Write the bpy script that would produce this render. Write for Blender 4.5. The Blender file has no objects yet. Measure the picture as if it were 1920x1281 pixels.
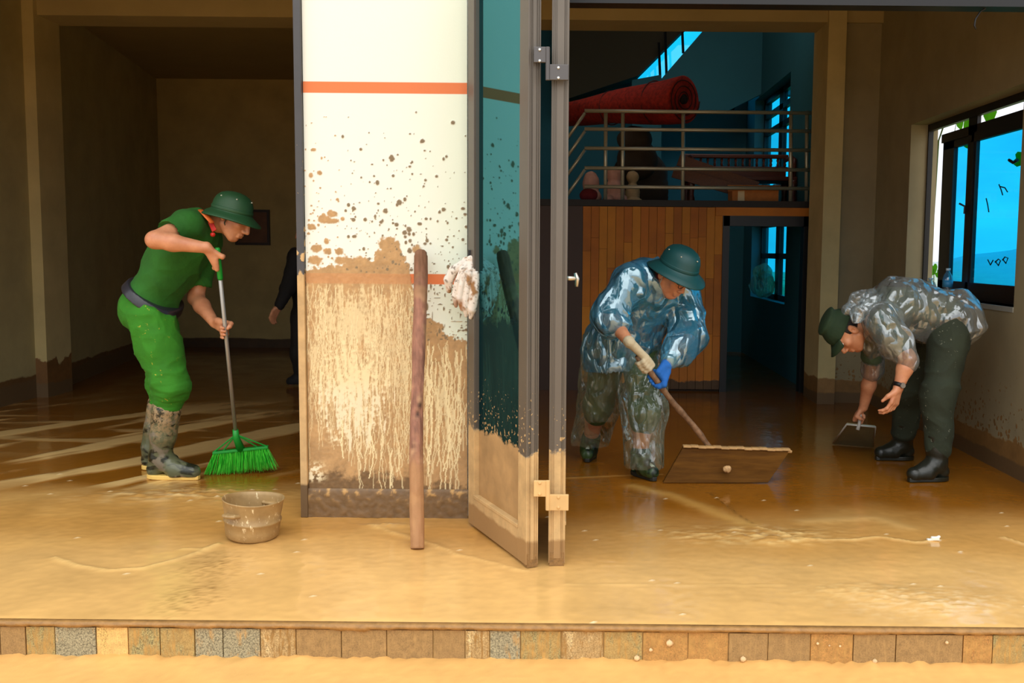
import bpy, bmesh, math, random
import numpy as np
from mathutils import Vector, Matrix
random.seed(7)
RNG = np.random.default_rng(7)
S = bpy.context.scene
COL = S.collection
PI = math.pi

# ------------------------------------------------------------------ camera
F, PX, PY, PITCH, ROLL = 1850.0, 1070.0, 640.5, math.atan(170 / 1850.0), 0.009
EYE = np.array([0.0, 0.0, 1.25])
_r = np.array([1.0, 0, 0]); _f = np.array([0, math.cos(PITCH), -math.sin(PITCH)]); _u = np.array([0, math.sin(PITCH), math.cos(PITCH)])
CR = math.cos(ROLL) * _r + math.sin(ROLL) * _u
CU = -math.sin(ROLL) * _r + math.cos(ROLL) * _u
cam = bpy.data.cameras.new('camera')
cam.sensor_width = 36.0; cam.lens = 36.0 * F / 1920; cam.shift_x = -(PX - 960) / 1920
cam.clip_end = 500
camo = bpy.data.objects.new('camera', cam); COL.objects.link(camo)
M = Matrix.Identity(4)
for i in range(3):
    M[i][0] = CR[i]; M[i][1] = CU[i]; M[i][2] = -_f[i]; M[i][3] = EYE[i]
camo.matrix_world = M
S.camera = camo

def at(px, py, Y):
    """world point of the photograph's pixel at distance Y into the place"""
    d = _f + CR * ((px - PX) / F) + CU * ((PY - py) / F)
    return EYE + d * (Y / d[1])

# ------------------------------------------------------------------ light
w = bpy.data.worlds.new('overcast'); S.world = w; w.use_nodes = True
nt = w.node_tree; nt.nodes.clear()
o = nt.nodes.new('ShaderNodeOutputWorld'); bg = nt.nodes.new('ShaderNodeBackground')
tc = nt.nodes.new('ShaderNodeTexCoord'); sx = nt.nodes.new('ShaderNodeSeparateXYZ'); rp = nt.nodes.new('ShaderNodeValToRGB')
nt.links.new(tc.outputs['Generated'], sx.inputs[0]); nt.links.new(sx.outputs[2], rp.inputs[0])
cl = nt.nodes.new('ShaderNodeTexNoise'); cl.inputs['Scale'].default_value = 5.0; cl.inputs['Detail'].default_value = 5.0
mpc = nt.nodes.new('ShaderNodeMapping'); mpc.inputs['Scale'].default_value = (1, 1, 3.0); nt.links.new(tc.outputs['Generated'], mpc.inputs[0]); nt.links.new(mpc.outputs[0], cl.inputs['Vector'])
cr = nt.nodes.new('ShaderNodeValToRGB'); cr.color_ramp.elements[0].position = 0.35; cr.color_ramp.elements[1].position = 0.65
cr.color_ramp.elements[0].color = (0.74, 0.76, 0.80, 1); cr.color_ramp.elements[1].color = (1.10, 1.10, 1.10, 1); nt.links.new(cl.outputs['Fac'], cr.inputs[0])
mu = nt.nodes.new('ShaderNodeMix'); mu.data_type = 'RGBA'; mu.blend_type = 'MULTIPLY'; mu.inputs[0].default_value = 1.0     # cloud cover
nt.links.new(rp.outputs[0], mu.inputs[6]); nt.links.new(cr.outputs[0], mu.inputs[7]); nt.links.new(mu.outputs[2], bg.inputs[0]); nt.links.new(bg.outputs[0], o.inputs[0])
rp.color_ramp.elements[0].position = 0.0; rp.color_ramp.elements[0].color = (0.62, 0.64, 0.66, 1)
rp.color_ramp.elements[1].position = 0.9; rp.color_ramp.elements[1].color = (1.0, 1.0, 1.0, 1)
bg.inputs[1].default_value = 1.75
sun = bpy.data.lights.new('sun', 'SUN'); sun.energy = 0.9; sun.angle = math.radians(60); sun.color = (1, 0.97, 0.9)
suno = bpy.data.objects.new('sun', sun); COL.objects.link(suno)
suno.rotation_euler = (math.radians(46), 0, math.radians(8))     # soft fill sun, added behind the camera to brighten the front
S.view_settings.view_transform = 'Standard'; S.view_settings.look = 'None'
S.view_settings.gamma = 1.0; S.view_settings.use_curve_mapping = False
S.view_settings.exposure = 0.2

# ------------------------------------------------------------------ materials
def lin(r, g, b):
    f = lambda c: (c / 255.0 / 12.92) if c / 255.0 <= 0.04045 else ((c / 255.0 + 0.055) / 1.055) ** 2.4
    return (f(r), f(g), f(b), 1.0)

MUD = lin(178, 142, 94); MUD_DARK = lin(104, 80, 50)

class NT:
    def __init__(s, name):
        s.m = bpy.data.materials.new(name); s.m.use_nodes = True
        s.t = s.m.node_tree; s.t.nodes.clear()
        s.out = s.n('ShaderNodeOutputMaterial')
    def n(s, kind, **kw):
        nd = s.t.nodes.new(kind)
        for k, v in kw.items():
            if k.startswith('i_'):
                key = k[2:]
                nd.inputs[int(key) if key.isdigit() else key.replace('_', ' ')].default_value = v
            else: setattr(nd, k, v)
        return nd
    def l(s, a, b): s.t.links.new(a, b)
    def pos(s):
        if not hasattr(s, '_p'): s._p = s.n('ShaderNodeNewGeometry')
        return s._p.outputs['Position']
    def obj(s):
        if not hasattr(s, '_o'): s._o = s.n('ShaderNodeTexCoord')
        return s._o.outputs['Object']
    def noise(s, scale, detail=4, rough=0.55, vec=None, stretch=None, dist=0.0):
        nd = s.n('ShaderNodeTexNoise', i_Scale=scale, i_Detail=detail, i_Roughness=rough, i_Distortion=dist)
        v = vec if vec is not None else s.pos()
        if stretch:
            mp = s.n('ShaderNodeMapping'); mp.inputs['Scale'].default_value = stretch
            s.l(v, mp.inputs[0]); v = mp.outputs[0]
        s.l(v, nd.inputs['Vector'])
        return nd.outputs['Fac']
    def math(s, op, a, b=None, clamp=False):
        nd = s.n('ShaderNodeMath', operation=op, use_clamp=clamp)
        for i, v in enumerate((a, b)):
            if v is None: continue
            if isinstance(v, (int, float)): nd.inputs[i].default_value = v
            else: s.l(v, nd.inputs[i])
        return nd.outputs[0]
    def ramp(s, fac, lo, hi, a=(0, 0, 0, 1), b=(1, 1, 1, 1)):
        nd = s.n('ShaderNodeValToRGB')
        nd.color_ramp.elements[0].position = lo; nd.color_ramp.elements[1].position = hi
        nd.color_ramp.elements[0].color = a; nd.color_ramp.elements[1].color = b
        s.l(fac, nd.inputs[0]); return nd.outputs[0]
    def mix(s, fac, a, b):
        nd = s.n('ShaderNodeMix', data_type='RGBA')
        for sock, v in ((nd.inputs[0], fac), (nd.inputs[6], a), (nd.inputs[7], b)):
            if isinstance(v, (int, float, tuple)): sock.default_value = v
            else: s.l(v, sock)
        return nd.outputs[2]
    def bump(s, h, strength, dist=0.01, prev=None):
        nd = s.n('ShaderNodeBump', i_Strength=strength, i_Distance=dist)
        s.l(h, nd.inputs['Height'])
        if prev is not None: s.l(prev, nd.inputs['Normal'])
        return nd.outputs[0]
    def bsdf(s, color, rough=0.6, metal=0.0, normal=None, **kw):
        nd = s.n('ShaderNodeBsdfPrincipled')
        for sock, v in ((nd.inputs['Base Color'], color), (nd.inputs['Roughness'], rough), (nd.inputs['Metallic'], metal)):
            if isinstance(v, (int, float, tuple)): sock.default_value = v
            else: s.l(v, sock)
        for k, v in kw.items(): nd.inputs[k.replace('_', ' ')].default_value = v
        if normal is not None: s.l(normal, nd.inputs['Normal'])
        return nd.outputs[0]
    def mixs(s, fac, a, b):
        nd = s.n('ShaderNodeMixShader')
        if isinstance(fac, (int, float)): nd.inputs[0].default_value = fac
        else: s.l(fac, nd.inputs[0])
        s.l(a, nd.inputs[1]); s.l(b, nd.inputs[2]); return nd.outputs[0]
    def done(s, sh):
        s.l(sh, s.out.inputs['Surface']); return s.m
    def mudmask(s, h0, amp, scale=6.0, splat=0.0, splat_scale=38.0, soft=0.012):
        """1 where a mud film sits: below an uneven tide line at height h0, with splashes up to h0 + splat"""
        z = s.n('ShaderNodeSeparateXYZ'); s.l(s.pos(), z.inputs[0]); z = z.outputs[2]
        n1 = s.noise(scale, 6, 0.6)
        edge = s.math('ADD', s.math('MULTIPLY', s.math('SUBTRACT', n1, 0.5), amp * 3.0), h0)
        m = s.math('MULTIPLY', s.math('SUBTRACT', edge, z), 1.0 / soft, clamp=True)
        if splat > 0:
            v = s.n('ShaderNodeTexVoronoi', i_Scale=splat_scale); v.inputs['Randomness'].default_value = 1.0
            dn = s.n('ShaderNodeTexNoise', i_Scale=24.0, i_Detail=3.0); s.l(s.pos(), dn.inputs['Vector'])
            av = s.n('ShaderNodeVectorMath', operation='MULTIPLY_ADD'); s.l(dn.outputs['Color'], av.inputs[0]); av.inputs[1].default_value = (0.05, 0.05, 0.05); s.l(s.pos(), av.inputs[2]); s.l(av.outputs[0], v.inputs['Vector'])
            rnd = s.n('ShaderNodeSeparateColor'); s.l(v.outputs['Color'], rnd.inputs[0])
            up = s.math('MULTIPLY', s.math('SUBTRACT', h0 + splat, z), 1.0 / splat, clamp=True)
            up = s.math('MULTIPLY', up, up)
            thr = s.math('MULTIPLY', s.math('MULTIPLY', up, rnd.outputs[0]), 0.62)
            sp = s.math('MULTIPLY', s.math('SUBTRACT', thr, v.outputs['Distance']), 14.0, clamp=True)
            m = s.math('MAXIMUM', m, sp)
        return m

def plain(name, color, rough=0.6, metal=0.0, var=0.0, vscale=8.0, bump=0.0, bscale=60.0, stretch=None, space='obj', **kw):
    t = NT(name); v = t.obj() if space == 'obj' else t.pos()
    c = color
    if var:
        n = t.noise(vscale, 5, 0.6, v, stretch)
        dk = tuple(x * (1 - var) for x in color[:3]) + (1,); lt = tuple(min(1, x * (1 + var)) for x in color[:3]) + (1,)
        c = t.ramp(n, 0.3, 0.7, dk, lt)
    nm = t.bump(t.noise(bscale, 4, 0.6, v, stretch), bump, 0.004) if bump else None
    return t.done(t.bsdf(c, rough, metal, nm, **kw))

def muddy(name, color, h0, amp, splat=0.0, rough=0.5, metal=0.0, mud=MUD, var=0.12, scale=6.0, splat_scale=38.0, soft=0.012, wet=0.0, wet_amp=0.02, wetc=None):
    t = NT(name)
    n = t.noise(3.0, 5, 0.6)
    dk = tuple(x * (1 - var) for x in color[:3]) + (1,); lt = tuple(min(1, x * (1 + var)) for x in color[:3]) + (1,)
    base = t.ramp(n, 0.3, 0.7, dk, lt)
    m = t.mudmask(h0, amp, scale, splat, splat_scale, soft)
    mn = t.noise(9.0, 6, 0.65)
    mc = t.ramp(mn, 0.3, 0.75, tuple(x * 0.72 for x in mud[:3]) + (1,), tuple(min(1, x * 1.18) for x in mud[:3]) + (1,))
    if wet > 0: mc = t.mix(t.mudmask(wet, wet_amp, 5.0), mc, wetc or MUD_DARK)
    c = t.mix(m, base, mc)
    ro = t.math('ADD', t.math('MULTIPLY', m, 0.62 - rough), rough)
    me = t.math('MULTIPLY', t.math('SUBTRACT', 1.0, m), metal)
    nm = t.bump(m, 0.35, 0.003); nm = t.bump(t.math('MULTIPLY', mn, m), 0.25, 0.01, nm)
    return t.done(t.bsdf(c, ro, me, nm))

def attr_mat(name, rough=0.55, bump=0.15, bscale=120.0):
    t = NT(name); a = t.n('ShaderNodeAttribute', attribute_name='Col')
    nm = t.bump(t.noise(bscale, 4, 0.6), bump, 0.003)
    return t.done(t.bsdf(a.outputs['Color'], rough, 0, nm))

# ------------------------------------------------------------------ meshes
def tag(o, label=None, cat=None, group=None, kind=None):
    if label: o['label'] = label
    if cat: o['category'] = cat
    if group: o['group'] = group
    if kind: o['kind'] = kind
    return o

def link(name, me, mat=None, parent=None, smooth=False):
    o = bpy.data.objects.new(name, me); COL.objects.link(o)
    if mat is not None and len(me.materials) == 0: me.materials.append(mat)
    if smooth: me.polygons.foreach_set('use_smooth', [True] * len(me.polygons))
    if parent is not None:
        o.parent = parent; o.matrix_parent_inverse = Matrix.Translation(parent.location).inverted() if parent.parent is None else Matrix.Identity(4)
        if parent.parent is not None: o.matrix_parent_inverse = PINV.get(parent.name, Matrix.Identity(4))
    return o
PINV = {}

def empty(name, loc):
    o = bpy.data.objects.new(name, None); COL.objects.link(o); o.location = Vector(tuple(float(v) for v in loc)); o.empty_display_size = 0.1
    return o

class MB:
    """collects shapes (world coordinates), then becomes ONE mesh object"""
    def __init__(s): s.v = []; s.f = []
    def add(s, vs, fs):
        b = len(s.v); s.v += [tuple(float(c) for c in v) for v in vs]; s.f += [tuple(i + b for i in f) for f in fs]; return s
    def box(s, x0, x1, y0, y1, z0, z1):
        return s.add([(x, y, z) for z in (z0, z1) for y in (y0, y1) for x in (x0, x1)],
                     [(0, 2, 3, 1), (4, 5, 7, 6), (0, 1, 5, 4), (2, 6, 7, 3), (0, 4, 6, 2), (1, 3, 7, 5)])
    def obox(s, c, ax, ay, az, hx, hy, hz):
        c = np.array(c, float); ax, ay, az = (np.array(a, float) for a in (ax, ay, az))
        return s.add([c + ax * hx * i + ay * hy * j + az * hz * k for k in (-1, 1) for j in (-1, 1) for i in (-1, 1)],
                     [(0, 2, 3, 1), (4, 5, 7, 6), (0, 1, 5, 4), (2, 6, 7, 3), (0, 4, 6, 2), (1, 3, 7, 5)])
    def tube(s, pts, rad, seg=10, caps=True, squash=None):
        pts = [np.array(p, float) for p in pts]; n = len(pts)
        if isinstance(rad, (int, float)): rad = [rad] * n
        vs = []; up = None
        for i in range(n):
            d = pts[min(i + 1, n - 1)] - pts[max(i - 1, 0)]; d /= (np.linalg.norm(d) + 1e-12)
            if up is None:
                up = np.array([0, 0, 1.0]) if abs(d[2]) < 0.9 else np.array([1.0, 0, 0])
            a = np.cross(d, up); a /= (np.linalg.norm(a) + 1e-12); b = np.cross(a, d); up = b
            for k in range(seg):
                t = 2 * PI * k / seg
                vs.append(pts[i] + (a * math.cos(t) + b * math.sin(t) * (squash or 1.0)) * rad[i])
        fs = [(i * seg + k, i * seg + (k + 1) % seg, (i + 1) * seg + (k + 1) % seg, (i + 1) * seg + k) for i in range(n - 1) for k in range(seg)]
        if caps: fs += [tuple(range(seg))[::-1], tuple((n - 1) * seg + k for k in range(seg))]
        return s.add(vs, fs)
    def lathe(s, prof, origin=(0, 0, 0), R=None, seg=32, sx=1.0, sy=1.0, wob=None):
        R = np.eye(3) if R is None else np.array(R); o = np.array(origin, float); vs = []; n = len(prof)
        for i, (r, z) in enumerate(prof):
            for k in range(seg):
                t = 2 * PI * k / seg
                p = np.array([r * math.cos(t) * sx, r * math.sin(t) * sy, z])
                if wob: p = wob(p, t, i)
                vs.append(o + R @ p)
        fs = [(i * seg + k, i * seg + (k + 1) % seg, (i + 1) * seg + (k + 1) % seg, (i + 1) * seg + k) for i in range(n - 1) for k in range(seg)]
        if prof[0][0] > 1e-6: fs.append(tuple(range(seg))[::-1])
        if prof[-1][0] > 1e-6: fs.append(tuple((n - 1) * seg + k for k in range(seg)))
        return s.add(vs, fs)
    def prism(s, poly, d):
        """poly: 3-D points in order; d: extrusion vector"""
        n = len(poly); P = [np.array(p, float) for p in poly]; d = np.array(d, float)
        return s.add(P + [p + d for p in P], [tuple(range(n))[::-1], tuple(range(n, 2 * n))] + [(i, (i + 1) % n, n + (i + 1) % n, n + i) for i in range(n)])
    def mesh(s, name):
        me = bpy.data.meshes.new(name); me.from_pydata(s.v, [], s.f); me.validate(); me.update()
        bm = bmesh.new(); bm.from_mesh(me); bmesh.ops.recalc_face_normals(bm, faces=bm.faces[:]); bm.to_mesh(me); bm.free()
        return me
    def build(s, name, mat, parent=None, smooth=False, bevel=0.0):
        o = link(name, s.mesh(name), mat, parent, smooth)
        if bevel > 0:
            b = o.modifiers.new('bevel', 'BEVEL'); b.width = bevel; b.segments = 2; b.limit_method = 'ANGLE'
        return o

def np_mesh(name, V, Q, mat, parent=None, smooth=True, col=None):
    me = bpy.data.meshes.new(name); nv, nq = len(V), len(Q)
    me.vertices.add(nv); me.vertices.foreach_set('co', np.asarray(V, np.float32).ravel())
    me.loops.add(nq * 4); me.loops.foreach_set('vertex_index', np.asarray(Q, np.int32).ravel())
    me.polygons.add(nq); me.polygons.foreach_set('loop_start', np.arange(nq, dtype=np.int32) * 4)
    me.update(calc_edges=True)
    if col is not None:
        a = me.color_attributes.new('Col', 'FLOAT_COLOR', 'POINT')
        c = np.ones((nv, 4), np.float32); c[:, :col.shape[1]] = col
        a.data.foreach_set('color', c.ravel())
    return link(name, me, mat, parent, smooth)

# ------------------------------------------------------------------ noise and solid fields (numpy)
_perm = RNG.permutation(256); _perm = np.concatenate([_perm, _perm, _perm])
_grad = RNG.normal(size=(256, 3)); _grad /= np.linalg.norm(_grad, axis=1)[:, None]
def pnoise(P):
    P = np.asarray(P, np.float64); I = np.floor(P).astype(np.int64); f = P - I; I &= 255
    u = f * f * f * (f * (f * 6 - 15) + 10); r = 0
    for dx in (0, 1):
        for dy in (0, 1):
            for dz in (0, 1):
                h = _perm[_perm[_perm[(I[:, 0] + dx) & 255] + ((I[:, 1] + dy) & 255)] + ((I[:, 2] + dz) & 255)]
                g = _grad[h]
                d = g[:, 0] * (f[:, 0] - dx) + g[:, 1] * (f[:, 1] - dy) + g[:, 2] * (f[:, 2] - dz)
                wgt = (u[:, 0] if dx else 1 - u[:, 0]) * (u[:, 1] if dy else 1 - u[:, 1]) * (u[:, 2] if dz else 1 - u[:, 2])
                r = r + wgt * d
    return r
def fbm(P, oct=4, gain=0.5):
    P = np.asarray(P, float); r = 0; a = 1.0
    for i in range(oct):
        r = r + a * pnoise(P * 2 ** i + 17.3 * i); a *= gain
    return r

def nrm(v): v = np.asarray(v, float); return v / (np.linalg.norm(v) + 1e-12)

class Field:
    """a solid as a distance field on a grid; out() gives one smooth closed mesh"""
    def __init__(s, lo, hi, h):
        s.h = h; s.lo = np.array(lo, float); s.n = np.ceil((np.array(hi) - s.lo) / h).astype(int) + 1
        s.d = np.full(tuple(s.n), 0.2, np.float32)
    def _sub(s, lo, hi, k):
        pad = max(k, 3 * s.h) + s.h
        a = np.maximum(np.floor((lo - pad - s.lo) / s.h).astype(int), 0); b = np.minimum(np.ceil((hi + pad - s.lo) / s.h).astype(int) + 1, s.n)
        if np.any(b <= a): return None
        sl = tuple(slice(a[i], b[i]) for i in range(3))
        g = [(np.arange(a[i], b[i]) * s.h + s.lo[i]).astype(np.float32) for i in range(3)]
        return sl, g[0][:, None, None], g[1][None, :, None], g[2][None, None, :]
    def _put(s, sl, d, k, op):
        A = s.d[sl]
        if op == 'sub':
            d = -d
            if k > 0:
                h = np.clip(0.5 - 0.5 * (A - d) / k, 0, 1); s.d[sl] = A * (1 - h) + d * h + k * h * (1 - h)
            else: s.d[sl] = np.maximum(A, d)
        elif k > 0:
            h = np.clip(0.5 + 0.5 * (A - d) / k, 0, 1); s.d[sl] = A * (1 - h) + d * h - k * h * (1 - h)
        else: s.d[sl] = np.minimum(A, d)
    def cap(s, a, b, ra, rb=None, k=0.02, op='add', flat=None):
        rb = ra if rb is None else rb; a = np.asarray(a, float); b = np.asarray(b, float); R = max(ra, rb)
        q = s._sub(np.minimum(a, b) - R, np.maximum(a, b) + R, k)
        if q is None: return s
        sl, X, Y, Z = q; ab = (b - a); L = float(ab @ ab) + 1e-12
        px, py, pz = X - a[0], Y - a[1], Z - a[2]
        t = np.clip((px * ab[0] + py * ab[1] + pz * ab[2]) / L, 0, 1)
        dx, dy, dz = px - t * ab[0], py - t * ab[1], pz - t * ab[2]
        q2 = dx * dx + dy * dy + dz * dz
        if flat is not None:      # flat=(axis, factor): squeeze the section along an axis
            ax, fc = np.asarray(flat[0], float), flat[1]
            e = dx * ax[0] + dy * ax[1] + dz * ax[2]; q2 = q2 + e * e * (1 / fc ** 2 - 1)
        s._put(sl, np.sqrt(q2) - (ra + (rb - ra) * t), k, op); return s
    def chain(s, pts, rads, k=0.02, **kw):
        for i in range(len(pts) - 1): s.cap(pts[i], pts[i + 1], rads[i], rads[i + 1], k, **kw)
        return s
    def ell(s, c, R, rad, k=0.02, op='add'):
        """R rows = local axes in world"""
        c = np.asarray(c, float); R = np.asarray(R, float); rad = np.asarray(rad, float)
        ext = np.sqrt(((R * rad[:, None]) ** 2).sum(0))
        q = s._sub(c - ext, c + ext, k)
        if q is None: return s
        sl, X, Y, Z = q; px, py, pz = X - c[0], Y - c[1], Z - c[2]
        k0 = 0; k1 = 0
        for i in range(3):
            e = px * R[i, 0] + py * R[i, 1] + pz * R[i, 2]
            k0 = k0 + (e / rad[i]) ** 2; k1 = k1 + (e / rad[i] ** 2) ** 2
        k0 = np.sqrt(k0); k1 = np.sqrt(k1) + 1e-9
        s._put(sl, k0 * (k0 - 1) / k1, k, op); return s
    def rbox(s, c, R, half, r, k=0.0, op='add'):
        c = np.asarray(c, float); R = np.asarray(R, float); half = np.asarray(half, float)
        ext = np.sqrt(((R * half[:, None]) ** 2).sum(0)) * 1.8
        q = s._sub(c - ext, c + ext, k)
        if q is None: return s
        sl, X, Y, Z = q; px, py, pz = X - c[0], Y - c[1], Z - c[2]; o = 0; m = None
        for i in range(3):
            e = np.abs(px * R[i, 0] + py * R[i, 1] + pz * R[i, 2]) - (half[i] - r)
            o = o + np.maximum(e, 0) ** 2; m = e if m is None else np.maximum(m, e)
        s._put(sl, np.sqrt(o) + np.minimum(m, 0) - r, k, op); return s
    def cut(s, p, n):
        """keep what lies behind the plane (n points out of what is kept)"""
        g = [(np.arange(s.n[i]) * s.h + s.lo[i]).astype(np.float32) for i in range(3)]; n = nrm(n)
        d = (g[0] - p[0])[:, None, None] * n[0] + (g[1] - p[1])[None, :, None] * n[1] + (g[2] - p[2])[None, None, :] * n[2]
        s.d = np.maximum(s.d, d.astype(np.float32)); return s
    def trim(s, c, rad, p, n):
        """plane cut limited to the neighbourhood of c"""
        sl, X, Y, Z = s._sub(np.asarray(c) - rad, np.asarray(c) + rad, 0); n = nrm(n)
        s.d[sl] = np.maximum(s.d[sl], (X - p[0]) * n[0] + (Y - p[1]) * n[1] + (Z - p[2]) * n[2]); return s
    def net(s):
        d = s.d; ins = d < 0
        c = np.zeros(tuple(np.array(d.shape) - 1), np.uint8)
        sh = c.shape; sl = lambda o: tuple(slice(o[i], o[i] + sh[i]) for i in range(3))
        offs = [(i, j, k) for i in (0, 1) for j in (0, 1) for k in (0, 1)]
        for of in offs: c += ins[sl(of)]
        idx = np.argwhere((c > 0) & (c < 8))
        if len(idx) == 0: return np.zeros((0, 3)), np.zeros((0, 4), int)
        vals = np.stack([d[idx[:, 0] + a, idx[:, 1] + b, idx[:, 2] + e] for a, b, e in offs], 1)
        acc = np.zeros((len(idx), 3)); cnt = np.zeros(len(idx)); oa = np.array(offs)
        for i in range(8):
            for j in range(i + 1, 8):
                if np.abs(oa[i] - oa[j]).sum() != 1: continue
                A, B = vals[:, i], vals[:, j]; m = (A < 0) != (B < 0)
                t = np.where(m, A / np.where(m, A - B, 1), 0)
                acc += np.where(m[:, None], oa[i] + t[:, None] * (oa[j] - oa[i]), 0); cnt += m
        V = (idx + acc / cnt[:, None]) * s.h + s.lo
        lut = np.full(sh, -1, np.int32); lut[idx[:, 0], idx[:, 1], idx[:, 2]] = np.arange(len(idx))
        Q = []
        for ax in range(3):
            b1, b2 = [(1, 2), (2, 0), (0, 1)][ax]
            e = np.zeros(3, int); e[ax] = 1; n2 = list(d.shape); n2[ax] -= 1
            A = ins[tuple(slice(0, n2[i]) for i in range(3))]; B = ins[tuple(slice(e[i], e[i] + n2[i]) for i in range(3))]
            for flip, mk in ((False, A & ~B), (True, ~A & B)):
                I = np.argwhere(mk); I = I[(I[:, b1] > 0) & (I[:, b2] > 0) & (I[:, b1] < sh[b1]) & (I[:, b2] < sh[b2])]
                def L(o1, o2):
                    J = I.copy(); J[:, b1] -= o1; J[:, b2] -= o2; return lut[J[:, 0], J[:, 1], J[:, 2]]
                q = np.stack([L(1, 1), L(0, 1), L(0, 0), L(1, 0)], 1)
                Q.append(q[:, ::-1] if flip else q)
        Q = np.concatenate(Q); Q = Q[(Q >= 0).all(1)]
        return V, Q
def vnormals(V, Q):
    n = np.cross(V[Q[:, 2]] - V[Q[:, 0]], V[Q[:, 3]] - V[Q[:, 1]]); N = np.zeros_like(V)
    for i in range(4): np.add.at(N, Q[:, i], n)
    return N / (np.linalg.norm(N, axis=1)[:, None] + 1e-12)
def prune(V, Q, keep):
    Q = Q[keep[Q].all(1)]; used = np.unique(Q); m = np.full(len(V), -1); m[used] = np.arange(len(used)); return V[used], m[Q]
# ================================================================== the setting
def ground(px, py, z=0.0):
    d = _f + CR * ((px - PX) / F) + CU * ((PY - py) / F)
    return EYE + d * ((z - EYE[2]) / d[2])
def seg_dist(X, Y, pts):
    """distance to a polyline on the floor and the share of its length, for arrays"""
    best = np.full(X.shape, 1e9); n = len(pts) - 1
    for i in range(n):
        a, b = np.array(pts[i][:2]), np.array(pts[i + 1][:2]); ab = b - a
        t = np.clip(((X - a[0]) * ab[0] + (Y - a[1]) * ab[1]) / (ab @ ab + 1e-12), 0, 1)
        best = np.minimum(best, np.hypot(X - a[0] - t * ab[0], Y - a[1] - t * ab[1]))
    return best
sstep = lambda a, b, x: (lambda t: t * t * (3 - 2 * t))(np.clip((x - a) / (b - a), 0, 1))
rgb = lambda *c: np.array(lin(*c)[:3])

YS = 3.20            # front edge of the raised floor
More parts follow.
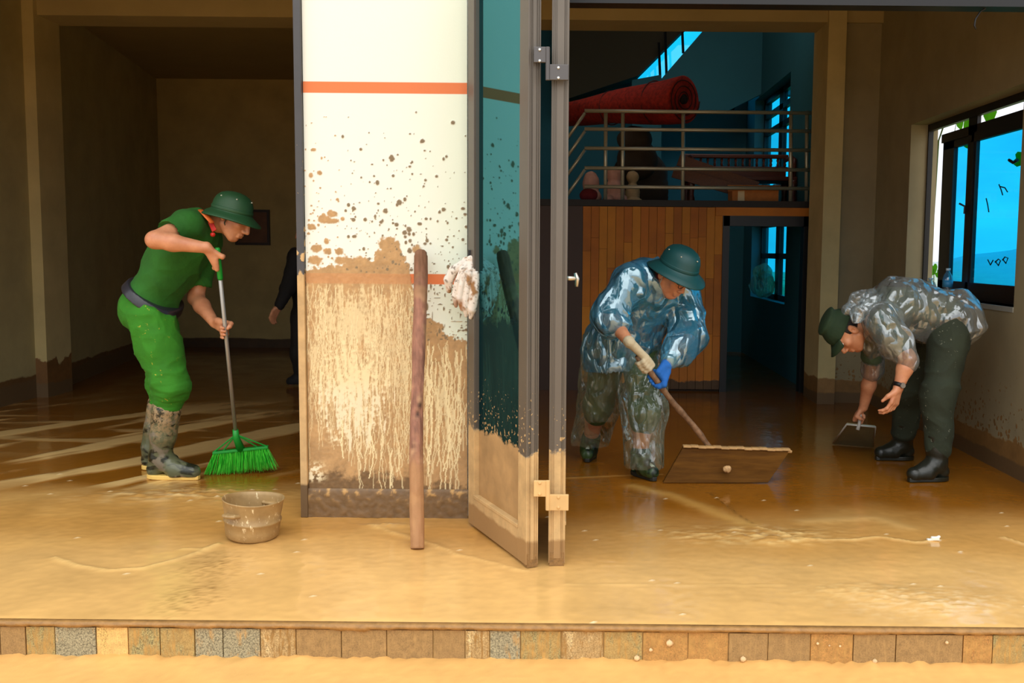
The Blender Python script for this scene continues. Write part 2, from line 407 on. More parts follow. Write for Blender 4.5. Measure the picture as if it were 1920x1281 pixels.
# ---- floor: wet mud on tiles, thick at the front, swept thin and painted dimmer further in
def build_floor():
    ys = np.concatenate([np.arange(YS, 5.2, 0.0125), np.arange(5.2, 7.2, 0.02), np.arange(7.2, 12.45, 0.07)])
    xs = np.arange(-5.2, 2.75, 0.0155)
    X, Y = np.meshgrid(xs, ys); P = np.stack([X.ravel(), Y.ravel(), np.zeros(X.size)], 1)
    sh = X.shape
    N = lambda sx, sy, o=4, off=0: fbm(P * np.array([sx, sy, 1.0]) + off, o).reshape(sh)
    big, mid, fine = N(1.1, 1.1), N(4, 4, 4, 7), N(22, 22, 3, 3)
    # swathes the broom left on the left side: run into the room, bending to the right
    ang = 0.55; Xr = X * math.cos(ang) - Y * math.sin(ang); Yr = X * math.sin(ang) + Y * math.cos(ang)
    Q = np.stack([Xr.ravel() * 3.4, Yr.ravel() * 0.55, np.full(X.size, 2.0)], 1)
    sw = fbm(Q, 4).reshape(sh)
    Q2 = np.stack([X.ravel() * 0.9, Y.ravel() * 4.2, np.full(X.size, 5.0)], 1)
    sw2 = fbm(Q2, 4).reshape(sh)
    left = sstep(-1.45, -1.9, X + 0.25 * big) * sstep(4.9, 5.25, Y + 0.35 * big) * sstep(8.6, 7.0, Y)
    smear = left * np.clip(1.1 * np.maximum(sstep(0.0, 0.34, sw + .10 * mid), 0.7 * sstep(0.1, 0.4, sw2) * sstep(5.6, 6.6, Y)) + .30 * mid * sstep(.0, .2, sw), 0, 1)
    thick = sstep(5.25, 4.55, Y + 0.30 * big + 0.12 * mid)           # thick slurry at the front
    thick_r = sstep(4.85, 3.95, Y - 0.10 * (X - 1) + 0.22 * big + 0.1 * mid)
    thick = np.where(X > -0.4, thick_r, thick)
    C = (1 - thick)[..., None] * rgb(146, 90, 20) + thick[..., None] * rgb(220, 174, 106)  # brown further in: thinner film plus weaker light put into the colour
    front_light = sstep(4.35, 3.75, Y + 0.25 * big + 0.10 * mid)             # brighter open-sky light painted in as a paler front edge
    midc = thick * (1 - front_light); C = C * (1 - .8 * midc[..., None]) + .8 * midc[..., None] * rgb(196, 142, 68)
    patch = sstep(.15, .55, N(1.7, 2.6, 4, 31)) * (1 - front_light) * thick; C = C * (1 - .45 * patch[..., None]) + .45 * patch[..., None] * rgb(226, 180, 106)
    C = C * (1 + 0.16 * mid + 0.10 * fine)[..., None]
    deep = sstep(6.0, 8.5, Y)                                         # thin brown film further in, darkened with the room's dim light painted in
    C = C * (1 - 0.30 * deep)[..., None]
    C = C * (1 - 0.85 * smear[..., None]) + smear[..., None] * 0.85 * rgb(240, 202, 134)
    dark = left * sstep(0.05, 0.4, -sw) * 0.45
    C = C * (1 - dark[..., None]) + dark[..., None] * rgb(120, 76, 22)
    H = 0.003 * mid * thick + 0.0012 * fine * (0.4 + thick) + 0.004 * smear
    def ridge(px, wid, hgt, amt, wob=0.0, col=(238, 196, 124)):
        nonlocal C, H
        d = seg_dist(X + wob * mid, Y + wob * fine, [ground(*p) for p in px])
        m = np.exp(-(d / wid) ** 2); H = H + hgt * m
        C = C * (1 - amt * m[..., None]) + amt * m[..., None] * rgb(*col)
    ridge([(100, 1045), (140, 1060), (200, 1070), (270, 1066), (330, 1050), (410, 1022)], 0.012, 0.006, 0.75, 0.02)
    ridge([(345, 1030), (385, 1030), (412, 1020)], 0.012, 0.004, 0.5, 0.02)
    ridge([(690, 985), (760, 1005), (860, 1040), (985, 1072)], 0.012, 0.004, 0.45, 0.03)
    ridge([(1060, 897), (1150, 893), (1240, 890)], 0.012, 0.003, 0.6, 0.0, (226, 176, 96))
    ridge([(1190, 912), (1260, 930), (1330, 955), (1400, 985)], 0.05, 0.004, 0.5, 0.03, (226, 178, 96))
    ridge([(1330, 925), (1370, 955), (1410, 985)], 0.008, 0.004, 0.5, 0.01, (90, 60, 20))
    ridge([(1420, 990), (1500, 1014), (1600, 1014), (1650, 1008), (1720, 1018), (1760, 1012)], 0.012, 0.006, 0.7, 0.02)
    ridge([(1510, 978), (1640, 972), (1700, 990)], 0.05, 0.003, 0.35, 0.03)
    ridge([(1880, 1008), (1935, 1026)], 0.012, 0.006, 0.7, 0.02)
    ridge([(1062, 1096), (1250, 1097), (1470, 1098)], 0.006, 0.002, 0.35, 0.01)
    # churned heap in front of the squeegee, and by the pot; gritty strip and glinting patch near the step
    def churn(px, rx, ry, hgt, sc, amt, col=(244, 206, 136)):
        nonlocal C, H
        c = ground(*px); k = np.exp(-(((X - c[0]) / rx) ** 2 + ((Y - c[1]) / ry) ** 2))
        r = fbm(P * np.array([sc, sc * 1.8, 1]) + 9, 4).reshape(sh)
        H = H + hgt * k * (0.6 + 1.5 * np.abs(r)); m = np.clip(k * (0.2 + 2.2 * r), 0, 1) * amt
        C = C * (1 - m[..., None]) + m[..., None] * rgb(*col)
    churn((1400, 1005), 0.40, 0.13, 0.011, 14, 0.8)
    churn((1460, 1018), 0.12, 0.04, 0.008, 18, 0.9)
    churn((400, 930), 0.32, 0.20, 0.012, 16, 0.7, (222, 176, 100))
    churn((300, 930), 0.40, 0.12, 0.008, 9, 0.8, (240, 204, 140))
    churn((1740, 1130), 0.26, 0.14, 0.008, 22, 0.6, (246, 220, 170))
    churn((1600, 1110), 0.20, 0.08, 0.006, 22, 0.5)
    churn((365, 1120), 0.10, 0.18, 0.004, 40, 0.9, (150, 112, 62))
    churn((400, 1060), 0.12, 0.16, 0.004, 40, 0.8, (150, 112, 62))
    churn((730, 985), 0.10, 0.03, 0.01, 30, 0.7, (196, 170, 130))
    sm = RNG.random(size=sh) ; spk = (sm > 0.9990) & (Y < 5.4)
    C[spk] = rgb(250, 226, 180); H[spk] += 0.004
    edge = sstep(YS + 0.05, YS, Y); H = H - 0.006 * edge + 0.003 * fine * edge
    # the pale scar of the door's travel
    idx = np.arange(X.size).reshape(sh)
    Qd = np.stack([idx[:-1, :-1], idx[:-1, 1:], idx[1:, 1:], idx[1:, :-1]], -1).reshape(-1, 4)
    V = np.stack([X.ravel(), Y.ravel(), H.ravel()], 1)
    t = NT('wet_mud'); a = t.n('ShaderNodeAttribute', attribute_name='Col')
    ro = t.ramp(t.noise(2.2, 5, 0.6), 0.35, 0.7, (0.07,) * 3 + (1,), (0.26,) * 3 + (1,))
    b1 = t.bump(t.noise(7.0, 5, 0.6), 0.14, 0.010); b2 = t.bump(t.noise(70.0, 4, 0.6), 0.05, 0.003, b1)
    m = t.done(t.bsdf(a.outputs['Color'], ro, 0, b2, Specular_IOR_Level=0.5))
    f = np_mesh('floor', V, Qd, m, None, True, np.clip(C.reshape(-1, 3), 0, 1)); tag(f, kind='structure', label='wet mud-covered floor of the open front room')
    return f
FLOOR = build_floor()
M_slab = plain('mud_slab', lin(150, 112, 60), 0.6, var=0.2, bump=0.4, bscale=30, space='pos')
MB().box(-5.3, 2.75, YS + 0.04, 12.6, -0.4, -0.02).build('floor_slab', M_slab)['kind'] = 'structure'

# ---- yard in front (muddy ground a step below) running out to where the camera stands
def build_yard():
    ys = np.concatenate([np.arange(-20, 2.4, 0.6), np.arange(2.4, YS + 0.02, 0.02)]); xs = np.concatenate([np.arange(-25, -2.7, 0.8), np.arange(-2.7, 2.2, 0.022), np.arange(2.2, 25, 0.8)])
    X, Y = np.meshgrid(xs, ys); P = np.stack([X.ravel(), Y.ravel(), np.zeros(X.size)], 1)
    n1 = fbm(P * 5, 4).reshape(X.shape); n2 = fbm(P * 30, 3).reshape(X.shape)
    H = -0.122 + 0.004 * n1 + 0.0025 * n2 + 0.010 * sstep(YS - 0.05, YS, Y) * (0.6 + n2 + n1)
    C = rgb(222, 172, 100) * (1 + 0.12 * n1 + 0.15 * n2)[..., None]
    idx = np.arange(X.size).reshape(X.shape)
    Qd = np.stack([idx[:-1, :-1], idx[:-1, 1:], idx[1:, 1:], idx[1:, :-1]], -1).reshape(-1, 4)
    f = np_mesh('yard_ground', np.stack([X.ravel(), Y.ravel(), H.ravel()], 1), Qd, attr_mat('yard_mud', 0.42, 0.3, 60), None, True, np.clip(C.reshape(-1, 3), 0, 1))
    tag(f, kind='structure', label='flat muddy yard in front of the low step')
build_yard()

# ---- low step: nosing of the floor and a riser of small stone tiles
step = empty('step', (-0.2, YS, -0.12)); tag(step, kind='structure', label='low step with stone riser tiles smeared with mud')
nose = MB(); xs = np.arange(-2.9, 2.4, 0.02)
vs = []
for x in xs:
    n = float(fbm(np.array([[x * 9, 1.3, 0.2]]), 3)[0]); n2 = float(fbm(np.array([[x * 25, 4.3, 0.2]]), 2)[0])
    d = 0.006 + 0.004 * n; zb = -0.014 - 0.008 * abs(n2) - 0.004 * n
    if abs(x - float(at(660, 1178, YS)[0])) < 0.05: zb -= 0.006
    vs.append([(x, YS + 0.02, 0.001), (x, YS - d, 0.001 - 0.004 + 0.002 * n2), (x, YS - d - 0.002, zb), (x, YS + 0.02, zb - 0.002)])
flat = [v for q in vs for v in q]; fs = []
for i in range(len(xs) - 1):
    for k in range(4): fs.append((i * 4 + k, i * 4 + (k + 1) % 4, (i + 1) * 4 + (k + 1) % 4, (i + 1) * 4 + k))
nose.add(flat, fs).build('nosing', plain('nosing_mud', lin(158, 116, 62), 0.5, var=0.25, vscale=30, bump=0.5, bscale=120), step, True)
MB().box(-5, 3, YS + 0.012, YS + 0.05, -0.16, -0.02).build('mortar', plain('mortar_mud', lin(222, 182, 114), 0.7, var=0.2, vscale=40), step)
def granite(name, c, mudc, amount):
    t = NT(name); v = t.pos()
    sp = t.noise(230, 3, 0.8, v); g = t.ramp(sp, 0.36, 0.62, tuple(x * 0.35 for x in c[:3]) + (1,), tuple(min(1, x * 1.7) for x in c[:3]) + (1,))
    mm = t.noise(22, 6, 0.7, v, (1, 1, 0.35)); mk = t.ramp(mm, 0.62 - 0.5 * amount, 0.72 - 0.5 * amount)
    drip = t.ramp(t.noise(120, 3, 0.6, v, (1, 1, 0.12)), 0.52, 0.6); mk = t.math('MULTIPLY', mk, t.math('ADD', t.math('MULTIPLY', drip, 0.4), 0.6))
    mc = t.ramp(t.noise(40, 4), 0.3, 0.7, tuple(x * 0.75 for x in mudc[:3]) + (1,), tuple(min(1, x * 1.15) for x in mudc[:3]) + (1,))
    return t.done(t.bsdf(t.mix(mk, g, mc), 0.6, 0, t.bump(mk, 0.4, 0.003)))
TG = dict(g=granite('grey_granite', lin(146, 138, 110), lin(196, 154, 92), 0.16), h=granite('muddy_granite', lin(150, 138, 92), lin(186, 146, 80), 0.42),
          y=granite('cream_stone', lin(206, 168, 100), lin(232, 190, 118), 0.5), b=granite('brown_stone', lin(142, 112, 70), lin(168, 134, 84), 0.75),
          w=granite('streaked_stone', lin(196, 172, 124), lin(160, 122, 66), 0.45), o=granite('tan_stone', lin(170, 122, 66), lin(186, 142, 78), 0.6))
EDG = [-50, 0, 48, 103, 180, 240, 300, 365, 418, 488, 555, 640, 725, 812, 872, 918, 976, 1052, 1132, 1205, 1290, 1366, 1440, 1520, 1600, 1680, 1806, 1862, 1930, 2000]
KND = 'bbhgyhhggwbbbbwghwhoobbobbohhb'
unit = {}
for i in range(len(EDG) - 1):
    x0, x1 = float(at(EDG[i], 1210, YS)[0]), float(at(EDG[i + 1], 1210, YS)[0]); k = KND[i]; j = random.uniform(0, 0.004)
    if k not in unit:
        mb = MB().box(-0.5, 0.5, 0, 0.02, -0.13, -0.021); me = mb.mesh('tile'); me.materials.append(TG[k]); unit[k] = me
    t = bpy.data.objects.new('tile', unit[k]); COL.objects.link(t); t.parent = step; t.matrix_parent_inverse = Matrix.Translation(step.location).inverted()
    t.location = ((x0 + x1) / 2, YS + 0.001 + j, 0); t.scale = (x1 - x0 - 0.004, 1, 1)
CLOD = plain('clod', lin(224, 190, 140), 0.7, var=0.2, vscale=60)
for (px, py, r) in [(1255, 1206, 7), (1194, 1234, 6), (1220, 1219, 4), (1393, 1236, 6), (1533, 1207, 3), (1575, 1212, 2.5), (1640, 1240, 5), (1775, 1205, 3.5), (1555, 1211, 2)]:
    c = at(px, py, YS - 0.004)
    MB().lathe([(0, -r / 600), (r / 700, -r / 900), (r / 560, 0), (r / 800, r / 1000), (0, r / 600)], c, seg=8, wob=lambda p, t, i: p * (1 + 0.18 * math.sin(3 * t + i))).build('mud_clod', CLOD, step, True)

# ---- walls, columns, beams, ceilings
WALL = muddy('side_wall_paint', lin(150, 138, 106), 0.20, 0.03, 0.75, 0.75, mud=lin(140, 104, 56), splat_scale=30, wet=0.10, scale=4)
WALL_L = muddy('left_wall_paint', lin(168, 154, 106), 0.20, 0.03, 0.0, 0.75, mud=lin(110, 78, 40), wet=0.16, scale=3)
WALL_B = muddy('back_wall_paint', lin(176, 154, 100), 0.12, 0.02, 0.0, 0.8, mud=lin(80, 56, 28), scale=2)
BEAM = plain('beam_paint', lin(176, 158, 112), 0.8, var=0.08, vscale=2, space='pos')
CEIL = plain('ceiling_paint', lin(156, 136, 86), 0.9, var=0.06, vscale=2, space='pos')
STAIR = plain('stairwell_cyan_lit', lin(44, 108, 120), 0.8, var=0.06, vscale=2, space='pos')  # teal tint: cyan window light painted into the wall colour
XR, XL, YC = 2.50, -4.42, 8.25
ST = lambda mb, n, m, **k: tag(mb.build(n, m, **k), kind='structure')
WY0, WY1, WZ0, WZ1 = 5.57, 7.40, 0.955, 2.20
ST(MB().box(XR, XR + .2, 4.6, YC, -.1, WZ0).box(XR, XR + .2, 4.6, YC, WZ1, 3.6).box(XR, XR + .2, 4.6, WY0, WZ0, WZ1).box(XR, XR + .2, WY1, YC, WZ0, WZ1), 'wall_right', WALL)
XC0 = float(at(1532, 600, 8.2)[0]); XC1 = float(at(1560, 600, 8.2)[0])
ST(MB().box(XC1, XR + .2, 8.20, 8.60, -.1, 3.6), 'wall_right_return', WALL)
ST(MB().box(XC0, XC1 + .02, 8.12, 8.60, -.1, 3.6), 'column_right', muddy('column_paint', lin(196, 178, 126), 0.22, 0.03, 0.0, 0.75, mud=lin(150, 112, 62), wet=0.1))
ST(MB().box(XL - .2, XL, 4.6, 8.2, -.1, 3.6), 'wall_left', WALL_L)
XA = float(at(97, 600, 8.2)[0])
ST(MB().box(XL - .2, XA, 8.10, 8.5, -.1, 3.6), 'column_left', muddy('column_paint_left', lin(186, 168, 116), 0.30, 0.10, 0.0, 0.75, mud=lin(120, 82, 40), wet=0.12, scale=5))
c0, c1 = at(104, 600, 8.5), at(306, 600, 12.4)
ST(MB().prism([(c0[0], 8.5, -.1), (c1[0], 12.4, -.1), (c1[0] - .3, 12.4, -.1), (c0[0] - .4, 8.5, -.1)], (0, 0, 3.5)), 'wall_left_rear', WALL_L)
ST(MB().box(-6.2, -0.45, 12.4, 12.6, -.1, 3.5), 'wall_back_left', WALL_B)
ST(MB().box(-0.52, -0.40, 8.9, 12.5, -.1, 4.6), 'wall_partition', WALL_B)
zb = float(at(700, 36, 8.2)[2])
ST(MB().box(XL - .2, XR + .2, 8.16, 8.55, zb, 3.6), 'beam', BEAM)
ST(MB().box(XL - .3, XR + .3, 4.55, 8.6, 3.6, 3.75), 'ceiling', CEIL)
ST(MB().box(-6.2, -0.45, 8.5, 12.6, 3.32, 3.45), 'ceiling_rear', CEIL)
# canopy edge and the dark head rail over the right opening
ST(MB().box(-5.2, 3.2, 4.58, 4.95, 2.62, 3.7), 'wall_front_lintel', plain('lintel_paint', lin(200, 190, 160), 0.8, space='pos'))
DARKM = plain('dark_aluminium', lin(84, 82, 80), 0.42, 0.6, var=0.08, vscale=20, stretch=(1, 1, 0.05))
BLACKM = plain('black_frame', lin(20, 20, 22), 0.4, 0.2)
p0, p1 = at(1560, 0, 4.62), at(1920, 12, 4.62)
ST(MB().box(-0.02, 2.6, 4.56, 4.66, 2.362, 2.63), 'trim_1', BLACKM)
ST(MB().box(-4.5, -1.24, 4.56, 4.66, 2.46, 2.63), 'trim_2', BLACKM)
# ---- rear right: stairwell behind the loft
XW = float(at(1522, 600, 8.8)[0])
Y0w, Y1w = 9.95, 11.85
z1a, z1b = float(at(1440, 560, 11.2)[2]), 1.60
z2a, z2b = 1.95, float(at(1445, 172, 11.2)[2])
mb = MB()
for z0, z1 in ((-.1, z1a), (z1b, z2a), (z2b, 4.6)): mb.box(XW, XW + .2, 8.55, 12.5, z0, z1)
for z0, z1 in ((z1a, z1b), (z2a, z2b)): mb.box(XW, XW + .2, 8.55, Y0w, z0, z1).box(XW, XW + .2, Y1w, 12.5, z0, z1)
ST(mb, 'wall_right_rear', STAIR)
wx0, wx1, wz0, wz1 = 0.75, 2.0, 3.0, 4.3
ST(MB().box(-.4, wx0, 12.4, 12.6, -.1, 4.6).box(wx1, XW + .2, 12.4, 12.6, -.1, 4.6).box(wx0, wx1, 12.4, 12.6, -.1, wz0).box(wx0, wx1, 12.4, 12.6, wz1, 4.6), 'wall_back_right', STAIR)
ST(MB().box(-.5, XW + .2, 8.5, 12.6, 4.6, 4.7), 'ceiling_stairwell', CEIL)
# upper flight: dark soffit upper left, pale parapet lower right, daylight between
q = lambda px, py, Y: at(px, py, Y)
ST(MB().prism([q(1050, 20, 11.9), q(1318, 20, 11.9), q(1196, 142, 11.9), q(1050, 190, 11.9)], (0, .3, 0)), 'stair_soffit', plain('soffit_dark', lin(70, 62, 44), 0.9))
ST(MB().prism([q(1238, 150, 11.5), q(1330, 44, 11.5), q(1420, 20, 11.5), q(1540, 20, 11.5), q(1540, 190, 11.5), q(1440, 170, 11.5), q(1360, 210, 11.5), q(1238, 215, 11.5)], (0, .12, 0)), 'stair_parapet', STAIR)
ST(MB().prism([q(1185, 150, 11.7), q(1240, 140, 11.7), q(1240, 300, 11.7), q(1185, 300, 11.7)], (0, .1, 0)), 'stair_landing', STAIR)
for (x, y0, y1) in [(1235, 80, 150), (1247, 60, 150), (1278, 30, 100)]:
    tag(MB().tube([q(x, y0, 11.75), q(x + 3, y1, 11.75)], 0.017, 6).build('stair_baluster', BLACKM), kind='structure')

# ---- glass
def glass_mat(name, tint, gloss=0.12, rough=0.02, spec=(1, 1, 1, 1), mud=None):
    t = NT(name); tr = t.n('ShaderNodeBsdfTransparent'); tr.inputs[0].default_value = tint
    g = t.n('ShaderNodeBsdfGlossy'); g.inputs['Color'].default_value = spec; g.inputs['Roughness'].default_value = rough
    sh = t.mixs(gloss, tr.outputs[0], g.outputs[0])
    if mud:
        fm = t.mudmask(h0=0.98, amp=0.10, scale=6.0, splat=0.40, splat_scale=34.0, soft=0.05)
        sh = t.mixs(t.math('MULTIPLY', fm, 0.85), sh, t.bsdf(lin(4, 34, 38), 0.7, Specular_IOR_Level=0.05))
        m = t.mudmask(**mud); mc = t.ramp(t.noise(9, 5), 0.3, 0.75, tuple(x * 0.75 for x in MUD[:3]) + (1,), tuple(x * 1.2 for x in MUD[:3]) + (1,))
        wetm = t.mudmask(0.20, 0.04, 5.0, soft=0.08); mc = t.mix(wetm, mc, lin(168, 126, 72))
        sh = t.mixs(m, sh, t.bsdf(mc, 0.6, 0, t.bump(m, 0.4, 0.003)))
    return t.done(sh)
G_BLUE = glass_mat('blue_tinted_glass', (0.10, 0.71, 0.95, 1), 0.05)
G_CYAN = glass_mat('cyan_tinted_glass', (0.08, 0.68, 0.88, 1), 0.05)
G_TEAL = glass_mat('teal_door_glass', (0.01, 0.10, 0.12, 1), 0.62, 0.03, (0.10, 0.36, 0.43, 1), dict(h0=0.46, amp=0.035, scale=9.0, splat=0.50, splat_scale=62.0))

# ---- right window: black frame, transom, one sliding blue sash, left light open
win = empty('window_1', (XR + .12, (WY0 + WY1) / 2, WZ0)); tag(win, kind='structure', label='black framed window with blue tinted sashes in the right wall')
xf0, xf1 = XR + .125, XR + .16
ztr = float(at(1840, 238, 6.45)[2]); ym = 6.60
fr = MB().box(xf0, xf1, WY0, WY1, WZ0, WZ0 + .05).box(xf0, xf1, WY0, WY1, WZ1 - .05, WZ1).box(xf0, xf1, WY0, WY0 + .05, WZ0, WZ1).box(xf0, xf1, WY1 - .02, WY1, WZ0, WZ1)
fr.build('window_frame', BLACKM, win)
MB().box(xf0 + .01, xf1, ym - .07, ym + .07, WZ0, WZ1).build('mullion', BLACKM, win)
MB().box(xf0 + .01, xf1, WY0, 7.15, ztr - .03, ztr + .03).build('transom', BLACKM, win)
def sash(y0, y1, x, sw0, sw1):
    s = MB().box(x, x + .03, y0, y1, WZ0 + .05, WZ0 + .11).box(x, x + .03, y0, y1, ztr - .08, ztr - .02).box(x, x + .03, y0, y0 + sw0, WZ0 + .05, ztr - .02).box(x, x + .03, y1 - sw1, y1, WZ0 + .05, ztr - .02).build('sash', BLACKM, win)
    MB().box(x + .012, x + .018, y0 + sw0, y1 - sw1, WZ0 + .11, ztr - .08).build('pane', G_BLUE, s)
    return s
sash(ym, 7.15, xf1 - .01, .06, .20)
sash(WY0 + .05, ym, xf1 - .03, .05, .04)
h = MB(); c = np.array([xf1 - .035, ym + .05, 1.52]); h.tube([c, c + [0, .0, .05], c + [-.03, .02, .07]], .007, 6); h.build('latch', BLACKM, win)
h = MB(); c = np.array([xf0 + .02, WY0 + .10, 1.50]); h.tube([c, c + [0, .06, -.005]], .012, 6); h.build('latch', BLACKM, win)
MB().box(XR - .005, XR + .2, WY0, WY1, WZ0 - .03, WZ0).build('window_sill', plain('sill_paint', lin(150, 150, 140), 0.7, space='pos'), win)

def small_window(name, y0, y1, z0, z1, bars_z, ny):
    e = empty(name, (XW + .14, (y0 + y1) / 2, z0)); tag(e, kind='structure', label='cyan tinted window deep in the stairwell wall, ' + ('above the loft' if z0 > 1.7 else 'seen through the doorway'))
    x0, x1 = XW + .11, XW + .16
    f = MB().box(x0, x1, y0, y1, z0, z0 + .06).box(x0, x1, y0, y1, z1 - .06, z1).box(x0, x1, y0, y0 + .05, z0, z1).box(x0, x1, y1 - .05, y1, z0, z1)
    f.build('window_frame', BLACKM, e)
    m = (y0 + y1) / 2
    MB().box(x0, x1, m - .09, m + .09, z0, z1).build('mullion', BLACKM, e)
    for zz in bars_z: MB().box(x0, x1, y0, y1, zz - .03, zz + .03).build('transom', BLACKM, e)
    MB().box(x0 + .02, x0 + .026, y0 + .05, m - .09, z0 + .06, z1 - .06).build('pane', G_CYAN, e)
    MB().box(x0 + .02, x0 + .026, m + .09, y1 - .05, z0 + .06, z1 - .06).build('pane', G_CYAN, e)
smear = MB(); xs_ = xf1 - .020
def stroke(pts, r=.004): smear.tube([at(x, y, 1850 * (xs_) / (x - PX)) for x, y in pts], r, 5)
stroke([(1849, 372), (1852, 385), (1854, 398)]); stroke([(1873, 346), (1877, 356), (1880, 366)]); stroke([(1876, 350), (1884, 352), (1889, 360)]); stroke([(1892, 300), (1900, 305), (1908, 300)], .01)
stroke([(1852, 487), (1857, 497), (1862, 488)]); stroke([(1866, 490), (1872, 498), (1876, 489), (1872, 486), (1866, 492)]); stroke([(1880, 486), (1886, 494), (1890, 484), (1884, 482), (1880, 488)])
smear.build('mud_smear', BLACKM, win)['kind'] = 'stuff'
small_window('window_2', Y0w, Y1w, z1a, z1b, [float(at(1440, 480, 11.2)[2])], 2)
small_window('window_3', Y0w, Y1w, z2a, z2b, [float(at(1440, 207, 11.2)[2]), float(at(1440, 240, 11.2)[2])], 2)
e = empty('window_4', ((wx0 + wx1) / 2, 12.45, wz0)); tag(e, kind='structure', label='high cyan window behind the upper stair flight')
MB().box(wx0, wx1, 12.44, 12.5, wz0, wz0 + .05).box(wx0, wx1, 12.44, 12.5, wz1 - .05, wz1).box(wx0, wx0 + .05, 12.44, 12.5, wz0, wz1).box(wx1 - .05, wx1, 12.44, 12.5, wz0, wz1).build('window_frame', BLACKM, e)
MB().box(wx0 + .05, wx1 - .05, 12.465, 12.47, wz0 + .05, wz1 - .05).build('pane', G_CYAN, e)

# ---- loft: floor slab, plank front wall, doorway
LY = 8.80
zl0 = float(at(1300, 388, LY)[2]); zl1 = float(at(1300, 376, LY)[2])
X0, X1 = float(at(1091, 600, LY)[0]), float(at(1352, 600, LY)[0])
ST(MB().box(-.4, XW, LY - .02, 10.6, zl0, zl1), 'loft_floor', plain('loft_edge', lin(26, 20, 16), 0.6))
ST(MB().box(-.4, X0 - .002, LY + .01, LY + .06, 0, zl0), 'wall_loft_side', plain('dark_post', lin(60, 34, 16), .5))
wall = empty('wall_loft', ((X0 + X1) / 2, LY, 0)); tag(wall, kind='structure', label='varnished wooden plank wall under the loft beside the dark doorway')
MB().box(X0, X1, LY + .03, LY + .06, 0, zl0).build('backing', plain('plank_gap', lin(40, 24, 10), 0.8), wall)
WOOD = []
for i, (c, v) in enumerate([((196, 116, 10), .18), ((182, 104, 8), .2), ((204, 128, 18), .16), ((188, 106, 8), .2)]):
    WOOD.append(muddy('varnished_plank_%s' % 'abcd'[i], lin(*c), 0.10, 0.06, 0.0, 0.62, mud=lin(90, 60, 26), var=v, scale=4))
npl = 17
for i in range(npl):
    a = X0 + (X1 - X0) * i / npl; b = X0 + (X1 - X0) * (i + 1) / npl; d = random.uniform(0, .006)
    z = 0.02
    while z < zl0 - .02:                       # each board is made of shorter lengths
        zn = min(zl0 - .001, z + random.uniform(.45, .9))
        if zl0 - zn < .2: zn = zl0 - .001
        MB().box(a + .0015, b - .0015, LY + d, LY + .03, z, zn - .002).build('plank', WOOD[random.randrange(4)], wall)
        z = zn
MB().box(X1 - .07, XW, LY - .02, LY + .05, zl0 - .075, zl0 - .002).build('door_head', WOOD[0], wall)
dz = zl0 - .075
dr = empty('door_1', ((X1 + XW) / 2, LY, 0)); tag(dr, kind='structure', label='open doorway with a dark frame beside the plank wall')
MB().box(X1 - .005, X1 + .055, LY - .02, LY + .10, 0, dz).box(XW - .10, XW - .002, LY - .02, LY + .10, 0, dz).box(X1, XW, LY - .02, LY + .10, dz - .09, dz).build('door_frame', BLACKM, dr)
# landscape outside the windows: a green slope near, hazy hills far
def hills():
    xs = np.linspace(6, 90, 80); ys = np.linspace(-30, 90, 90); X, Y = np.meshgrid(xs, ys)
    n = fbm(np.stack([X.ravel() * .06, Y.ravel() * .06, X.ravel() * 0], 1), 5).reshape(X.shape)
    H = -0.4 + 7.2 * sstep(18, 85, X) + 2.4 * n * sstep(8, 40, X)
    t = NT('hazy_foliage'); m = t.ramp(t.noise(0.8, 6, .7), .3, .7, lin(60, 92, 40), lin(150, 172, 120))
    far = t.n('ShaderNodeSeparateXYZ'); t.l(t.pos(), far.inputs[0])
    m = t.mix(t.math('MULTIPLY', t.math('SUBTRACT', far.outputs[0], 10.0), 1 / 24.0, clamp=True), m, lin(158, 172, 180))  # distance haze painted in: the foliage greys further out
    idx = np.arange(X.size).reshape(X.shape); Qd = np.stack([idx[:-1, :-1], idx[:-1, 1:], idx[1:, 1:], idx[1:, :-1]], -1).reshape(-1, 4)
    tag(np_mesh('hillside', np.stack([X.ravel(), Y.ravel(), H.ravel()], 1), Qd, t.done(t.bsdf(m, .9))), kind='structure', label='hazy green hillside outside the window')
hills()
ST(MB().box(2.7, 12, 3.19, 40, -.3, -.125), 'side_yard', plain('weedy_ground', lin(96, 110, 60), .9, var=.4, vscale=3, space='pos'))
